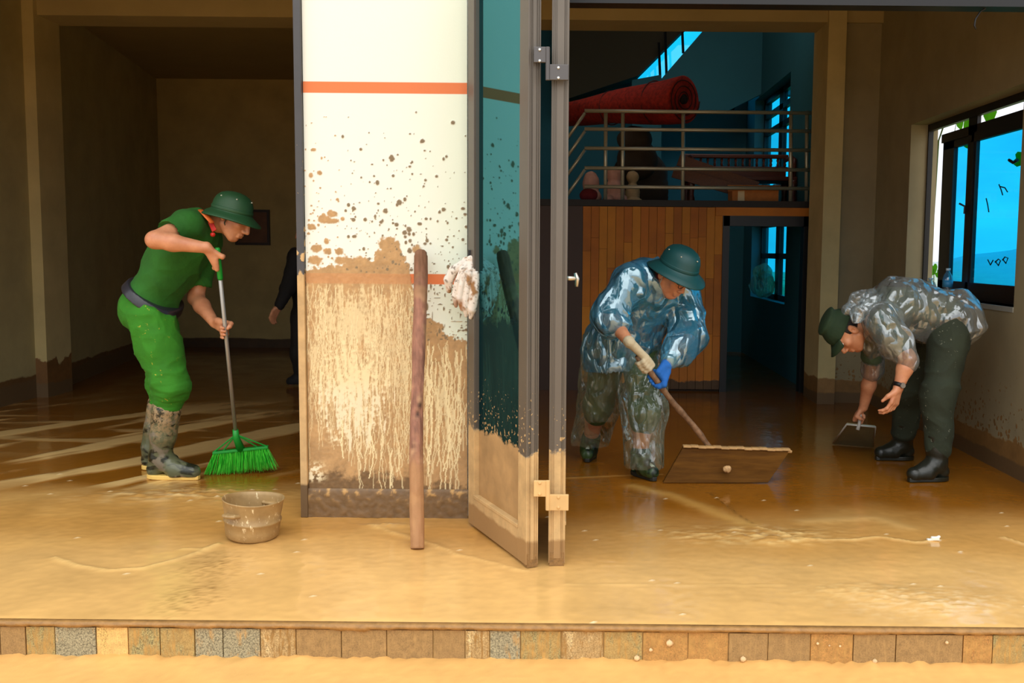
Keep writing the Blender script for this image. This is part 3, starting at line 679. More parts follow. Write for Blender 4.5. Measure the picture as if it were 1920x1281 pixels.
# ================================================================== pillar between the openings, folding door, things at the front
PXA, PXB, PYF = float(at(575, 600, 4.53)[0]), float(at(876, 600, 4.53)[0]), 4.53
def build_pillar():
    k = 403.0                                # photo pixels per metre on this face
    W = PXB - PXA; nx, nz = 250, 780; ZT = 2.62
    U, Zm = np.meshgrid(np.linspace(0, W, nx), np.linspace(0, ZT, nz))
    a = U * k; b = 640.5 - F * np.tan(np.arctan((Zm - 1.25) / PYF) + PITCH) ; yrow = b[:, 0][::-1].copy()                   # a: pixels from the left edge, b: pixel rows
    P = np.stack([a.ravel() / 40, b.ravel() / 40, np.zeros(a.size)], 1); sh = a.shape
    n1 = fbm(P * 1.3, 5).reshape(sh); n2 = fbm(P * 5, 4, .6).reshape(sh); n3 = fbm(P * np.array([6, .7, 1]) + 3, 4, .6).reshape(sh)
    white = np.array([0.84, 0.86, 0.76]); mint = np.array([0.78, 0.87, 0.72])
    C = white * np.ones(sh + (1,)); C = C + sstep(190, 300, a)[..., None] * (mint - white)
    H = np.zeros(sh)
    def stripe(y0, y1):
        m = ((b > y0) & (b < y1)).astype(float)[..., None]; return m
    st = np.maximum(stripe(157, 179), stripe(516, 535)); C = C * (1 - st) + st * rgb(222, 122, 68)
    # tide of thick mud with an uneven top
    top = np.interp(a, [0, 15, 35, 55, 75, 95, 110, 130, 150, 170, 180, 190, 205, 215, 235, 260, 300], [508, 500, 512, 500, 488, 490, 500, 476, 452, 455, 480, 505, 560, 590, 606, 622, 642])
    mud = sstep(-3, 3, b - (top + 26 * n1 + 12 * n2))
    rs = np.random.default_rng(3)
    blobs = [(36, 415, 13, 8), (50, 405, 9, 7), (48, 418, 14, 5), (12, 430, 8, 6), (20, 470, 10, 8), (40, 475, 8, 7), (62, 475, 8, 7), (66, 492, 13, 8), (18, 492, 14, 9), (100, 498, 22, 14), (152, 462, 18, 16), (176, 490, 10, 9),
             (12, 283 + 50, 4, 5), (18, 285, 5, 4), (148, 399, 5, 5), (216, 267, 5, 4), (272, 232, 4, 4), (168, 424, 4, 4), (247, 400, 3, 3), (210, 422, 5, 3), (183, 439, 5, 5), (192, 472, 5, 5), (205, 470, 10, 8), (69, 414, 4, 4), (171, 293, 2, 2), (193, 315, 3, 2), (290, 393, 4, 3), (296, 427, 3, 3), (60, 378, 3, 3), (80, 388, 3, 4), (242, 333, 3, 3)]
    for _ in range(340):                          # spatter, denser towards the tide line
        y = 515 - abs(rs.normal()) * 125; x = rs.uniform(0, 300)
        if y < 180: continue
        blobs.append((x, y, *(np.array([1, rs.uniform(.7, 1.4)]) * min(5.0, 0.7 + rs.exponential(0.9)))))
    for _ in range(150): blobs.append((rs.uniform(195, 300), rs.uniform(535, 640), *(rs.exponential(1.3, 2) + 0.7)))
    dark = np.zeros(sh)
    for (x, y, rx, ry) in blobs:
        i0, i1 = np.searchsorted(a[0], [x - 2 * rx - 2, x + 2 * rx + 2]); jj = np.where((b[:, 0] > y - 2 * ry - 2) & (b[:, 0] < y + 2 * ry + 2))[0]
        if i1 <= i0 or len(jj) == 0: continue
        s = (slice(jj[0], jj[-1] + 1), slice(i0, i1))
        d = np.hypot((a[s] - x) / rx, (b[s] - y) / ry) + 0.45 * n2[s] * (1 if rx > 4 else .3)
        m = sstep(1.15, .8, d); mud[s] = np.maximum(mud[s], m)
        if rx < 7 and x > 70: dark[s] = np.maximum(dark[s], m)
    # wiggling drips that washed the mud back to pale paint
    wash = np.zeros(sh); ka = nx / 300.0; kb = nz / (ZT * k)
    def drip(x, y, L, wd, s):
        nonlocal wash
        v = 0
        for t in np.arange(0, L, 1.1):
            v = 0.8 * v + rs.normal() * 0.15; x += v
            i = int(x * ka); j = nz - 1 - int(np.searchsorted(yrow, y + t))
            if 0 <= i < nx and 0 <= j < nz:
                wash[j, i] = max(wash[j, i], s)
                if wd > 1 and i + 1 < nx: wash[j, i + 1] = max(wash[j, i + 1], s)
    for _ in range(330):
        x = rs.uniform(2, 205); drip(x, rs.uniform(530, 700), rs.uniform(40, 190), 1, rs.uniform(.3, .8))
    for _ in range(60): drip(rs.uniform(220, 298), rs.uniform(640, 780), rs.uniform(60, 230), rs.integers(1, 3), rs.uniform(.5, 1))
    for _ in range(55): drip(rs.uniform(60, 225), rs.uniform(760, 850), rs.uniform(30, 110), rs.integers(1, 3), rs.uniform(.5, 1))
    # broad worn patch in the middle left
    patch = np.clip(1 - np.hypot((a - 85) / 88, (b - 735) / 125), 0, 1); patch2 = np.clip(1 - np.hypot((a - 90) / 120, (b - 610) / 120), 0, 1)
    worn = sstep(0.08, .40, patch * .55 + 0.75 * n3 + .45 * n2 - .02) * sstep(0, .12, patch) * 0.85
    worn2 = sstep(.10, .5, patch2 * .6 + .7 * n3 + .4 * n2 - .08) * sstep(0, .15, patch2) * .6
    worn = np.maximum(worn, worn2); low = sstep(.1, .3, n2 + .2) * sstep(40, 12, a) * sstep(865, 880, b) * sstep(912, 900, b); worn = np.maximum(worn, low)
    wash = np.maximum(wash, worn) * sstep(528, 545, b) * (b < 935)
    mudc = rgb(184, 146, 98) * (1 + .22 * n1 + .18 * n2)[..., None]
    wetb = sstep(-12, 12, b - (893 + 22 * n1 + 12 * n2 - 20 * ((a > 190) & (a < 300)) * -1)) * (1 - .5 * wash)
    mudc = mudc * (1 - wetb[..., None]) + wetb[..., None] * rgb(120, 92, 58) * (1 + .3 * n2)[..., None]
    mudc = mudc * (1 - (dark * .8)[..., None]) + (dark * .8)[..., None] * rgb(112, 102, 80)
    cream = rgb(246, 230, 180) * (1 + .05 * n2)[..., None]; pale = np.clip(worn, 0, 1)[..., None] * sstep(700, 760, b)[..., None]
    cream = cream * (1 - .5 * pale) + .5 * pale * rgb(250, 244, 222)
    net = mud * (1 - .85 * wash); C = C * (1 - mud[..., None]) + mud[..., None] * (mudc * (1 - .9 * wash[..., None]) + .9 * wash[..., None] * cream)
    stn = stripe(516, 535)[..., 0] * mud * .35; C = C * (1 - stn[..., None]) + stn[..., None] * rgb(206, 130, 76)
    H = 0.0022 * net + .0012 * net * n2
    idx = np.arange(a.size).reshape(sh); Qd = np.stack([idx[:-1, :-1], idx[:-1, 1:], idx[1:, 1:], idx[1:, :-1]], -1).reshape(-1, 4)
    V = np.stack([(PXA + U).ravel(), PYF - H.ravel(), Zm.ravel()], 1)
    pil = empty('pillar', ((PXA + PXB) / 2, PYF + .15, 0)); tag(pil, kind='structure', label='white plaster pillar with two orange stripes, caked in mud below')
    np_mesh('painted_face', V, Qd, attr_mat('pillar_paint_and_mud', .62, .12, 160), pil, True, np.clip(C.reshape(-1, 3), 0, 1))
    MB().box(PXA, PXB, PYF + .003, PYF + .32, 0, 3.6).build('pillar_core', plain('pillar_plaster', (0.84, 0.86, 0.76, 1), .7), pil)
    # skirting, thick with wet mud
    nx2, nz2 = 150, 26; U2, Z2 = np.meshgrid(np.linspace(PXA - .004, PXB + .004, nx2), np.linspace(0, .135, nz2)); P2 = np.stack([U2.ravel() * 30, Z2.ravel() * 30, U2.ravel() * 0], 1)
    n = fbm(P2, 4).reshape(U2.shape); prof = np.sqrt(np.clip(1 - ((Z2 / .135) ** 6), 0, 1))
    V2 = np.stack([U2.ravel(), (PYF - .004 - (.012 + .004 * n) * prof).ravel(), Z2.ravel()], 1)
    C2 = rgb(120, 92, 58) * (1 + .35 * n)[..., None]; m = sstep(.15, .4, n) * sstep(.06, .13, Z2); C2 = C2 * (1 - m[..., None]) + m[..., None] * rgb(196, 152, 88)
    idx = np.arange(U2.size).reshape(U2.shape); Q2 = np.stack([idx[:-1, :-1], idx[:-1, 1:], idx[1:, 1:], idx[1:, :-1]], -1).reshape(-1, 4)
    np_mesh('skirting', V2, Q2, attr_mat('skirting_mud', .5, .4, 90), pil, True, np.clip(C2.reshape(-1, 3), 0, 1))
build_pillar()
JAMB = muddy('jamb_metal', lin(78, 78, 80), 1.12, .16, 1.2, .45, .4, mud=lin(204, 168, 116), scale=7, splat_scale=26, wet=.17)
xj = float(at(558, 600, 4.505)[0])
tag(MB().box(xj, PXA - .002, 4.505, 4.54, 0, 2.62).box(xj - .004, PXA - .02, 4.54, 4.70, 0, 2.62).build('trim_3', JAMB, bevel=.003), kind='structure', label='mud-coated metal jamb on the left edge of the pillar')

# ---- folding door: two leaves folded together, seen from their fold
LEAFM = muddy('door_aluminium', lin(104, 98, 90), .46, .05, .5, .42, .45, mud=lin(204, 170, 118), scale=8, splat_scale=55, wet=.11, wet_amp=.03, var=.06, wetc=lin(160, 124, 78))
A = ground(878, 984)[:2]; B = ground(986, 1066)[:2]; A[1] = min(A[1], PYF - .03)
door = empty('folding_door', (A[0], A[1], 0)); tag(door, label='grey aluminium folding glass door, lower third coated in pale mud', cat='door')
HT = 2.62
def leaf(A, B, thick, side, z0=.012):
    """A: far end, B: near end of the face; the thickness goes to 'side' of A->B"""
    A = np.append(A, 0.0); B = np.append(B, 0.0); L = np.linalg.norm(B - A); t = (B - A) / L; n = np.array([t[1], -t[0], 0]) * side; up = np.array([0, 0, 1.0])
    def pc(mb, u0, u1, z0, z1, d0=0.0, d1=thick):
        c = A + t * (u0 + u1) / 2 + n * (d0 + d1) / 2 + up * (z0 + z1) / 2
        return mb.obox(c, t, n, up, (u1 - u0) / 2, abs(d1 - d0) / 2, (z1 - z0) / 2)
    st = pc(MB(), 0, .075, z0, HT).build('stile', LEAFM, door, bevel=.002)
    mb = pc(MB(), L - .085, L, z0, HT)
    for dd in (.008, .014, thick - .016, thick - .008):          # ribs of the extruded profile on the near edge
        pc(mb, L, L + .004, z0 + .02, HT, dd, dd + .003)
    pc(mb, L, L + .003, z0 + .02, HT, .018, thick - .020)
    mb.build('stile', LEAFM, door, bevel=.0015)
    r = pc(MB(), .075, L - .085, z0, z0 + .13); pc(r, .075, L - .085, z0 + .13, z0 + .145, -.004, thick); r.build('bottom_rail', LEAFM, door, bevel=.002)
    pc(MB(), .075, L - .085, HT - .08, HT).build('top_rail', LEAFM, door)
    pc(MB(), .075, L - .085, z0 + .13, HT - .08, thick * .42, thick * .55).build('pane', G_TEAL, door)
    b = MB()
    for u in (.075, L - .093): pc(b, u, u + .008, z0 + .145, HT - .08, .006, thick - .006)
    b.build('glazing_bead', LEAFM, door)
    pc(MB(), L - .05, L + .002, z0 - .01, z0 + .045, .004, thick - .004).build('mud_cake', plain('mud_cake', lin(136, 100, 54), .6, var=.3, vscale=60, bump=.6, bscale=90), door)
    return A, B, t, n
l1 = leaf(A, B, .052, -1)
B2 = ground(1059, 1062)[:2]; A2 = np.array([B2[0] - .006, 4.50])
l2 = leaf(A2, B2, .066, 1)
HING = plain('hinge_steel', lin(92, 90, 90), .4, .6); HMUD = plain('hinge_muddy', lin(214, 176, 118), .6, var=.1); SCR = plain('screw_head', lin(220, 222, 220), .3, .8)
HY = float(min(B[1], B2[1])) - .012
for (py1, py2, m) in [(103, 136, HING), (916, 942, HMUD)]:
    h = MB()
    for (x0, x1, y) in [(1001, 1031, py1), (1024, 1066, py2)]:
        c0, c1 = at(x0, y - 15, HY), at(x1, y + 15, HY); h.box(c0[0], c1[0], HY - .007, HY + .007, c1[2], c0[2])
    c = at(1027, py1 - 15, HY - .005); d = at(1027, py2 + 15, HY - .005); h.tube([c, d], .009, 10)
    ho = h.build('hinge', m, door, bevel=.002)
    if m is HING: ho['label'] = 'clean grey hinge with bright screws'
    else: ho['label'] = 'hinge coated with pale mud'
    s = MB()
    for (x, y) in [(1012, py1 - 10), (1012, py1 + 11), (1047, py2 - 9), (1047, py2 + 10)]:
        c = at(x, y, HY - .009); s.lathe([(0, -.004), (.004, -.0035), (.0062, 0), (.0062, .002)], c, np.array([[1, 0, 0], [0, 0, 1], [0, 1, 0]]), 12)
    so = s.build('screw', SCR if m is HING else HMUD, ho); so['kind'] = 'stuff'
h = MB(); c = at(1070, 522, 4.05); h.tube([c + [-.035, 0, 0], c + [.02, 0, 0]], .010, 10); h.tube([c + [.018, 0, .022], c + [.026, 0, -.002], c + [.024, 0, -.034]], [.008, .011, .008], 10)
h.build('door_handle', plain('handle_metal', lin(206, 200, 186), .25, .8), door, True)
h = MB(); c = at(881, 478, 4.40); h.box(c[0] - .006, c[0] + .008, 4.38, 4.43, c[2] - .05, c[2] + .022); h.build('pull_handle', BLACKM, door, bevel=.003)

# ---- rag hung over the pull handle
def rag():
    Y = 4.39; p = lambda x, y, dy=0.0: at(x, y, Y + dy)
    f = Field(p(826, 480) + [-.02, -.10, 0] - [0, 0, .34], p(915, 480) + [.02, .08, .04], .0034)
    for pts, r in [([(880, 492, 0), (866, 496, -.01), (850, 508, -.015), (841, 525, -.01), (842, 545, 0)], [.016, .018, .022, .022, .012]),
                   ([(882, 492, -.01), (868, 506, -.03), (858, 530, -.035), (853, 555, -.03), (855, 574, -.02)], [.014, .016, .015, .014, .008]),
                   ([(882, 494, -.01), (874, 512, -.04), (866, 535, -.045), (862, 560, -.04), (866, 580, -.03)], [.014, .014, .012, .013, .008]),
                   ([(884, 492, -.015), (882, 515, -.045), (876, 545, -.045), (873, 575, -.04), (874, 592, -.03)], [.016, .016, .014, .017, .008]),
                   ([(886, 494, -.01), (892, 515, -.04), (890, 550, -.05), (886, 580, -.045), (882, 596, -.03)], [.016, .018, .019, .019, .008]),
                   ([(888, 496, 0), (898, 525, -.02), (901, 550, -.02), (899, 575, -.015)], [.014, .016, .016, .008]),
                   ([(872, 488, 0), (884, 486, -.015), (894, 500, 0)], [.014, .016, .014])]:
        f.chain([p(*q) for q in pts], r, k=.003)
    V, Q = f.net(); N = vnormals(V, Q)
    V = V + N * (0.0022 * fbm(V * np.array([60, 60, 9]), 2))[:, None]
    n = fbm(V * 22, 4); C = rgb(226, 216, 204) * np.ones((len(V), 1)); m = sstep(.12, .5, n)[:, None]; C = C * (1 - m) + m * rgb(150, 108, 66)
    m = (sstep(.2, .45, fbm(V * 60 + 5, 3)) * .8)[:, None]; C = C * (1 - m) + m * rgb(110, 92, 74)
    c = p(862, 572); m = (sstep(.05, .02, np.linalg.norm((V - c) * [1, .5, 1], axis=1)) * .8)[:, None]; C = C * (1 - m) + m * rgb(150, 96, 50)
    o = np_mesh('rag', V, Q, attr_mat('rag_cloth', .85, .3, 300), None, True, np.clip(C, 0, 1)); tag(o, label='dirty white rag hanging from the folding door handle', cat='rag')
rag()

# ---- rough wooden post leaning on the pillar
def post():
    bot = ground(783, 1029); top = at(786, 470, 4.47); d = top - bot; L = np.linalg.norm(d); t = d / L
    a = nrm(np.cross(t, [0, 1, 0])); b = np.cross(a, t); nz, ns = 150, 34
    V = []; C = []
    Z = np.linspace(0, 1, nz); T = np.linspace(0, 2 * PI, ns, endpoint=False)
    ZZ, TT = np.meshgrid(Z, T, indexing='ij')
    r = .0285 + .002 * np.sin(9 * ZZ) + .0035 * fbm(np.stack([np.cos(TT).ravel() * 1.5, np.sin(TT).ravel() * 1.5, ZZ.ravel() * 9], 1), 3).reshape(ZZ.shape)
    for (z, th, s, rad) in [(.47, 4.0, .006, .018), (.43, 4.4, -.006, .012), (.82, 4.2, .005, .03), (.18, 4.6, .004, .02)]:
        r = r + s * np.exp(-((ZZ - z) / rad) ** 2 - ((TT - th) / .5) ** 2)
    tw = .0016 * fbm(np.stack([TT.ravel() * 3, TT.ravel() * 0, ZZ.ravel() * 2.5], 1), 3).reshape(ZZ.shape) * 2; r = r + tw
    r[ZZ > .985] *= .9; r[ZZ > .994] *= .7
    bend = .008 * np.sin(ZZ * 5)
    P = bot + ZZ[..., None] * L * t + a * (r * np.cos(TT) + bend)[..., None] + b * (r * np.sin(TT))[..., None]
    n = fbm(np.stack([TT.ravel() * 2.2, ZZ.ravel() * 3, ZZ.ravel() * 0], 1), 5).reshape(ZZ.shape); n2 = fbm(P.reshape(-1, 3) * np.array([60, 60, 6]), 4).reshape(ZZ.shape); n3 = fbm(P.reshape(-1, 3) * 12, 3).reshape(ZZ.shape)
    Cc = rgb(150, 104, 84) * (1 + .6 * n2 + .45 * n)[..., None]
    m = sstep(.05, .4, n3)[..., None] * .8; Cc = Cc * (1 - m) + m * rgb(196, 152, 112)
    m = (sstep(.78, .97, ZZ + .1 * n3) * .75)[..., None]; Cc = Cc * (1 - m) + m * rgb(112, 76, 46)
    m = (sstep(.36, .22, ZZ + .12 * n3) * .75)[..., None]; Cc = Cc * (1 - m) + m * rgb(178, 132, 84)
    m = (np.exp(-((ZZ - .46) / .012) ** 2 - ((TT - 4.1) / .35) ** 2) * .9 + np.exp(-((ZZ - .43) / .01) ** 2 - ((TT - 4.4) / .3) ** 2) * .9)[..., None]; m = np.clip(m, 0, 1); Cc = Cc * (1 - m) + m * rgb(40, 30, 24)
    V = np.concatenate([P.reshape(-1, 3), [bot], [bot + t * L * 1.0]]); Cc = np.concatenate([Cc.reshape(-1, 3), [rgb(120, 90, 60)], [rgb(120, 80, 50)]])
    idx = np.arange(nz * ns).reshape(nz, ns); Q = np.stack([idx[:-1], np.roll(idx[:-1], -1, 1), np.roll(idx[1:], -1, 1), idx[1:]], -1).reshape(-1, 4)
    cap = np.stack([idx[-1], np.roll(idx[-1], -1), np.full(ns, nz * ns + 1), np.full(ns, nz * ns + 1)], -1)[::2]
    me_faces = np.concatenate([Q])
    o = np_mesh('wooden_post', V[:-2], me_faces, attr_mat('rough_wood', .8, .5, 180), None, True, np.clip(Cc[:-2], 0, 1))
    bm = bmesh.new(); bm.from_mesh(o.data); bmesh.ops.holes_fill(bm, edges=[e for e in bm.edges if e.is_boundary], sides=100); bmesh.ops.recalc_face_normals(bm, faces=bm.faces[:]); bm.to_mesh(o.data); bm.free()
    tag(o, label='rough peeled log post leaning against the white pillar', cat='post')
post()

# ---- muddy aluminium cooking pot on the floor
def pot():
    c = ground(473, 1007); e = empty('cooking_pot', c); tag(e, label='mud-coated metal cooking pot standing on the floor left of the pillar', cat='pot')
    t = NT('muddy_pot'); v = t.obj(); n = t.noise(12, 5, .6); m = t.ramp(t.noise(60, 5, .65, v, (1, 1, .3)), .60, .68)
    zz = t.n('ShaderNodeSeparateXYZ'); t.l(t.pos(), zz.inputs[0])
    base = t.ramp(n, .3, .7, lin(146, 116, 72), lin(178, 146, 96)); col = t.mix(m, base, lin(244, 222, 176))
    PM = t.done(t.bsdf(col, .45, .1, t.bump(n, .2, .004)))
    R = .128; hgt = .166
    prof = [(0, .004), (R * .80, .004), (R * .86, .012), (R * .895, .04), (R * .91, .072), (R * .945, .076), (R * .945, .083), (R * .90, .088), (R * .955, .13), (R * .985, hgt - .008), (R * 1.0, hgt - .002), (R * 1.02, hgt + .003), (R * 1.01, hgt + .007), (R * .98, hgt + .004),
            (R * .955, hgt - .01), (R * .93, .13), (R * .88, .080), (R * .86, .03), (R * .78, .014), (0, .014)]
    tilt = np.array([[1, 0, .05], [0, 1, 0], [-.05, 0, 1]])
    wob = lambda p, th, i: p + np.array([0, 0, .003 * math.sin(2 * th + 1)])
    MB().lathe(prof, c, tilt, 56, wob=wob).build('vessel', PM, e, True)
    for ang, lab in ((-1.98, 1), (1.16, 2)):
        d = np.array([math.cos(ang), math.sin(ang), 0]); s = np.array([-d[1], d[0], 0]); h = c + d * (R * .96) + [0, 0, .122]
        f = Field(h - .06, h + .06, .003)
        for k in np.linspace(-1, 1, 9):
            f.cap(h + s * .034 * k - d * .01, h + s * .028 * k + d * (.022 - .006 * k * k) + [0, 0, .002], .008, .008, .004)
        V, Q = f.net(); np_mesh('handle', V, Q, PM, e)
pot()

# ---- small things on the left: picture, tube light; on the right: dangling wire, bottles, plastic scrap
c0, c1 = at(441, 393, 12.39), at(507, 460, 12.39)
pic = empty('picture', ((c0[0] + c1[0]) / 2, 12.385, c1[2])); tag(pic, label='small dark brown framed picture hanging on the back wall of the left room', cat='picture')
fm = plain('picture_frame_wood', lin(44, 26, 14), .4); w = .03
MB().box(c0[0], c1[0], 12.36, 12.40, c1[2], c1[2] + w).box(c0[0], c1[0], 12.36, 12.40, c0[2] - w, c0[2]).box(c0[0], c0[0] + w, 12.36, 12.40, c1[2] + w, c0[2] - w).box(c1[0] - w, c1[0], 12.36, 12.40, c1[2] + w, c0[2] - w).build('frame', fm, pic)
t = NT('picture_print'); n = t.noise(5, 4); MB().box(c0[0] + w, c1[0] - w, 12.385, 12.395, c1[2] + w, c0[2] - w).build('print', t.done(t.bsdf(t.ramp(n, .3, .7, lin(84, 46, 20), lin(120, 74, 36)), .5)), pic)
a, b = at(420, 38, 8.75), at(556, 38, 8.75); a[2] = b[2] = 3.30
tl = empty('tube_light', (a + b) / 2); tag(tl, label='unlit fluorescent tube light on the ceiling of the left room behind the beam', cat='light')
MB().box(a[0], b[0] + .4, 8.72, 8.78, 3.27, 3.32).build('housing', plain('lamp_housing', lin(150, 140, 110), .5), tl); MB().tube([a + [0.03, 0, -.05], b + [.37, 0, -.05]], .014, 10).build('tube', plain('lamp_tube', lin(190, 186, 170), .3), tl, True)
a = at(1856, 8, 4.6); wpts = [a + [0, 0, .02], at(1850, 14, 4.6), at(1838, 22, 4.6), at(1829, 36, 4.6), at(1827, 48, 4.6), at(1830, 55, 4.6)]
o = MB().tube(wpts, .004, 8).build('wire', BLACKM, None, True); tag(o, label='short black wire dangling from the dark rail above the right opening', cat='wire')
c = ground(1753, 1015); f = Field(c - .05, c + .06, .003)
f.rbox(c + [0, 0, .012], np.eye(3), (.018, .008, .009), .003, .003).rbox(c + [-.022, .004, .006], np.eye(3), (.012, .01, .004), .002, .003).ell(c + [.016, 0, .02], np.eye(3), (.008, .007, .006), .003)
V, Q = f.net(); tag(np_mesh('plastic_scrap', V, Q, plain('white_plastic', lin(240, 236, 220), .4)), label='small white scrap lying in the mud near the right front', cat='scrap')
# bottles on the sill
PET = NT('clear_plastic'); tr = PET.n('ShaderNodeBsdfTransparent'); tr.inputs[0].default_value = (.80, .90, .92, 1); gl = PET.n('ShaderNodeBsdfGlossy'); gl.inputs['Roughness'].default_value = .08; df = PET.n('ShaderNodeBsdfTranslucent'); df.inputs[0].default_value = (.8, .9, .95, 1)
PET = PET.done(PET.mixs(.22, PET.mixs(.2, tr.outputs[0], df.outputs[0]), gl.outputs[0]))
LABM = plain('bottle_label', lin(70, 150, 190), .4)
def bottle(px, pyb, Y, x, h, r, lab):
    c = np.array([x, Y, WZ0]); e = empty('bottle', c); tag(e, label=lab, cat='bottle', group='bottles on the window sill')
    R = r
    MB().lathe([(0, 0), (R * .85, 0), (R, .008), (R, h * .25), (R * .94, h * .30), (R, h * .35), (R, h * .62), (R * .8, h * .76), (R * .42, h * .86), (R * .38, h * .93), (0, h * .93)], c, None, 20).build('vessel', PET, e, True)
    MB().lathe([(R * .45, h * .925), (R * .46, h), (0, h)], c, None, 14).build('cap', plain('bottle_cap', lin(210, 230, 240), .4), e, True)
    MB().lathe([(R * 1.01, h * .36), (R * 1.01, h * .6)], c, None, 20).build('sticker', LABM, e, True)
Yb = 7.04; bottle(1742, 545, Yb, XR + .06, .125, .038, 'short clear bottle at the left end of the window sill, before the open light')
Yb = 6.72; bottle(1773, 552, Yb, XR + .06, .20, .034, 'tall clear bottle on the window sill before the blue sash')
# vine outside the window
def vine():
    e = empty('vine', (XR + .55, 6.7, 1.9)); tag(e, label='green heart-leaved vine hanging outside the top of the right window', cat='vine')
    lm = NT('vine_leaf'); d = lm.bsdf(lin(120, 190, 50), .45); tl = lm.n('ShaderNodeBsdfTranslucent'); tl.inputs[0].default_value = lin(150, 220, 60); lm = lm.done(lm.mixs(.55, d, tl.outputs[0]))
    heart = [(0, -.5), (.24, -.22), (.42, .10), (.36, .38), (.18, .46), (0, .30), (-.18, .46), (-.36, .38), (-.42, .10), (-.24, -.22)]
    sm_ = plain('vine_stem', lin(80, 100, 40), .7)
    for i, (px, py, Y, s, rot) in enumerate([(1855, 218, 6.9, .15, .1), (1824, 226, 7.2, .12, .8), (1812, 232, 7.3, .10, -.6), (1800, 234, 7.5, .09, .4), (1832, 212, 7.0, .10, -1.0), (1798, 262, 7.5, .10, -.2), (1812, 268, 7.4, .11, .5), (1790, 258, 7.6, .08, 1.0), (1878, 196, 6.7, .07, .6), (1912, 300, 6.6, .12, 1.2), (1930, 310, 6.6, .12, .3), (1751, 505, 8.6, .10, .3), (1744, 512, 8.7, .10, -.5), (1760, 515, 8.5, .09, .9), (1738, 520, 8.8, .08, .2)]):
        c = at(px, py, Y); vs = []
        for dz in (0, .0015):
            for (u, v) in heart:
                uu = u * math.cos(rot) - v * math.sin(rot); vv = u * math.sin(rot) + v * math.cos(rot)
                vs.append(c + np.array([.35 * uu * s + .08 * s * abs(u) + dz, uu * s * -.93, vv * s]))
        n = len(heart); mb = MB().add(vs, [tuple(range(n)), tuple(range(n, 2 * n))[::-1]] + [(k, (k + 1) % n, n + (k + 1) % n, n + k) for k in range(n)])
        mb.build('leaf', lm, e)
        if i == 0: MB().tube([(2.745, 7.55, -.125), (2.74, 7.56, 1.0), (2.75, 7.52, 2.1), (2.78, 7.40, 2.33), (2.80, 7.0, 2.36), (2.84, 6.5, 2.34)], .006, 6).build('stem', sm_, e)
        if i < 9: MB().tube([c + [0, .02, .01], c + [.05, .06, .10 + .02 * i], [2.80, c[1] + .05, 2.355]], .003, 5).build('stem', sm_, e)
        elif i > 10: MB().tube([c, [c[0] + .05, c[1], -.125]], .004, 5).build('stem', sm_, e)
vine()
# ================================================================== people
SKIN = NT('skin'); _n = SKIN.noise(14, 4, .6); SKIN = SKIN.done(SKIN.bsdf(SKIN.ramp(_n, .3, .7, lin(186, 120, 84), lin(216, 152, 112)), .45, 0, SKIN.bump(SKIN.noise(220, 3), .08, .002), Subsurface_Weight=.06))
HAIR = plain('black_hair', lin(20, 16, 14), .6, bump=.6, bscale=160, space='pos')
def frame(f, u):
    f = nrm(f); r = nrm(np.cross(f, u)); return np.array([r, f, np.cross(r, f)])
def cloth(name, col, fleck=0.0, fl=(190, 150, 60), rough=.85, var=.18):
    t = NT(name); n = t.noise(7, 5, .6); dk = tuple(x * (1 - var) for x in col[:3]) + (1,); lt = tuple(x * (1 + var) for x in col[:3]) + (1,)
    c = t.ramp(n, .3, .7, dk, lt)
    if fleck:
        m = t.math('MULTIPLY', t.ramp(t.noise(38, 4, .7), .69 - .1 * fleck, .73 - .1 * fleck), t.ramp(t.noise(5, 3), .45, .6)); c = t.mix(m, c, lin(*fl))
    nm = t.bump(t.noise(24, 4, .6), .25, .012); nm = t.bump(t.noise(400, 2), .12, .002, nm)
    return t.done(t.bsdf(c, rough, 0, nm))
def plastic(name, tint, col, a, g, rough=.16, bs=34, gc=(.92, .97, 1, 1)):
    t = NT(name); tr = t.n('ShaderNodeBsdfTransparent'); tr.inputs[0].default_value = tint
    w1 = t.noise(bs, 2, .5, None, (1, 1, .55), .25); rid = t.ramp(t.math('ABSOLUTE', t.math('SUBTRACT', w1, .5)), .0, .12); nm = t.bump(rid, .7, .03)
    w2 = t.noise(bs * 2.6, 2, .5, None, (1, 1, .6), .2); nm = t.bump(t.ramp(t.math('ABSOLUTE', t.math('SUBTRACT', w2, .5)), .0, .12), .18, .008, nm)
    d = t.n('ShaderNodeBsdfDiffuse'); d.inputs[0].default_value = col; t.l(nm, d.inputs['Normal'])
    gl = t.n('ShaderNodeBsdfGlossy'); gl.inputs['Roughness'].default_value = rough; gl.inputs['Color'].default_value = gc; t.l(nm, gl.inputs['Normal'])
    lay = t.n('ShaderNodeLayerWeight'); lay.inputs['Blend'].default_value = .35; t.l(nm, lay.inputs['Normal'])
    body = t.mixs(t.math('ADD', t.math('MULTIPLY', lay.outputs['Facing'], .30), a, clamp=True), tr.outputs[0], d.outputs[0])
    return t.done(t.mixs(t.math('ADD', t.math('MULTIPLY', lay.outputs['Fresnel'], .6), g, clamp=True), body, gl.outputs[0]))

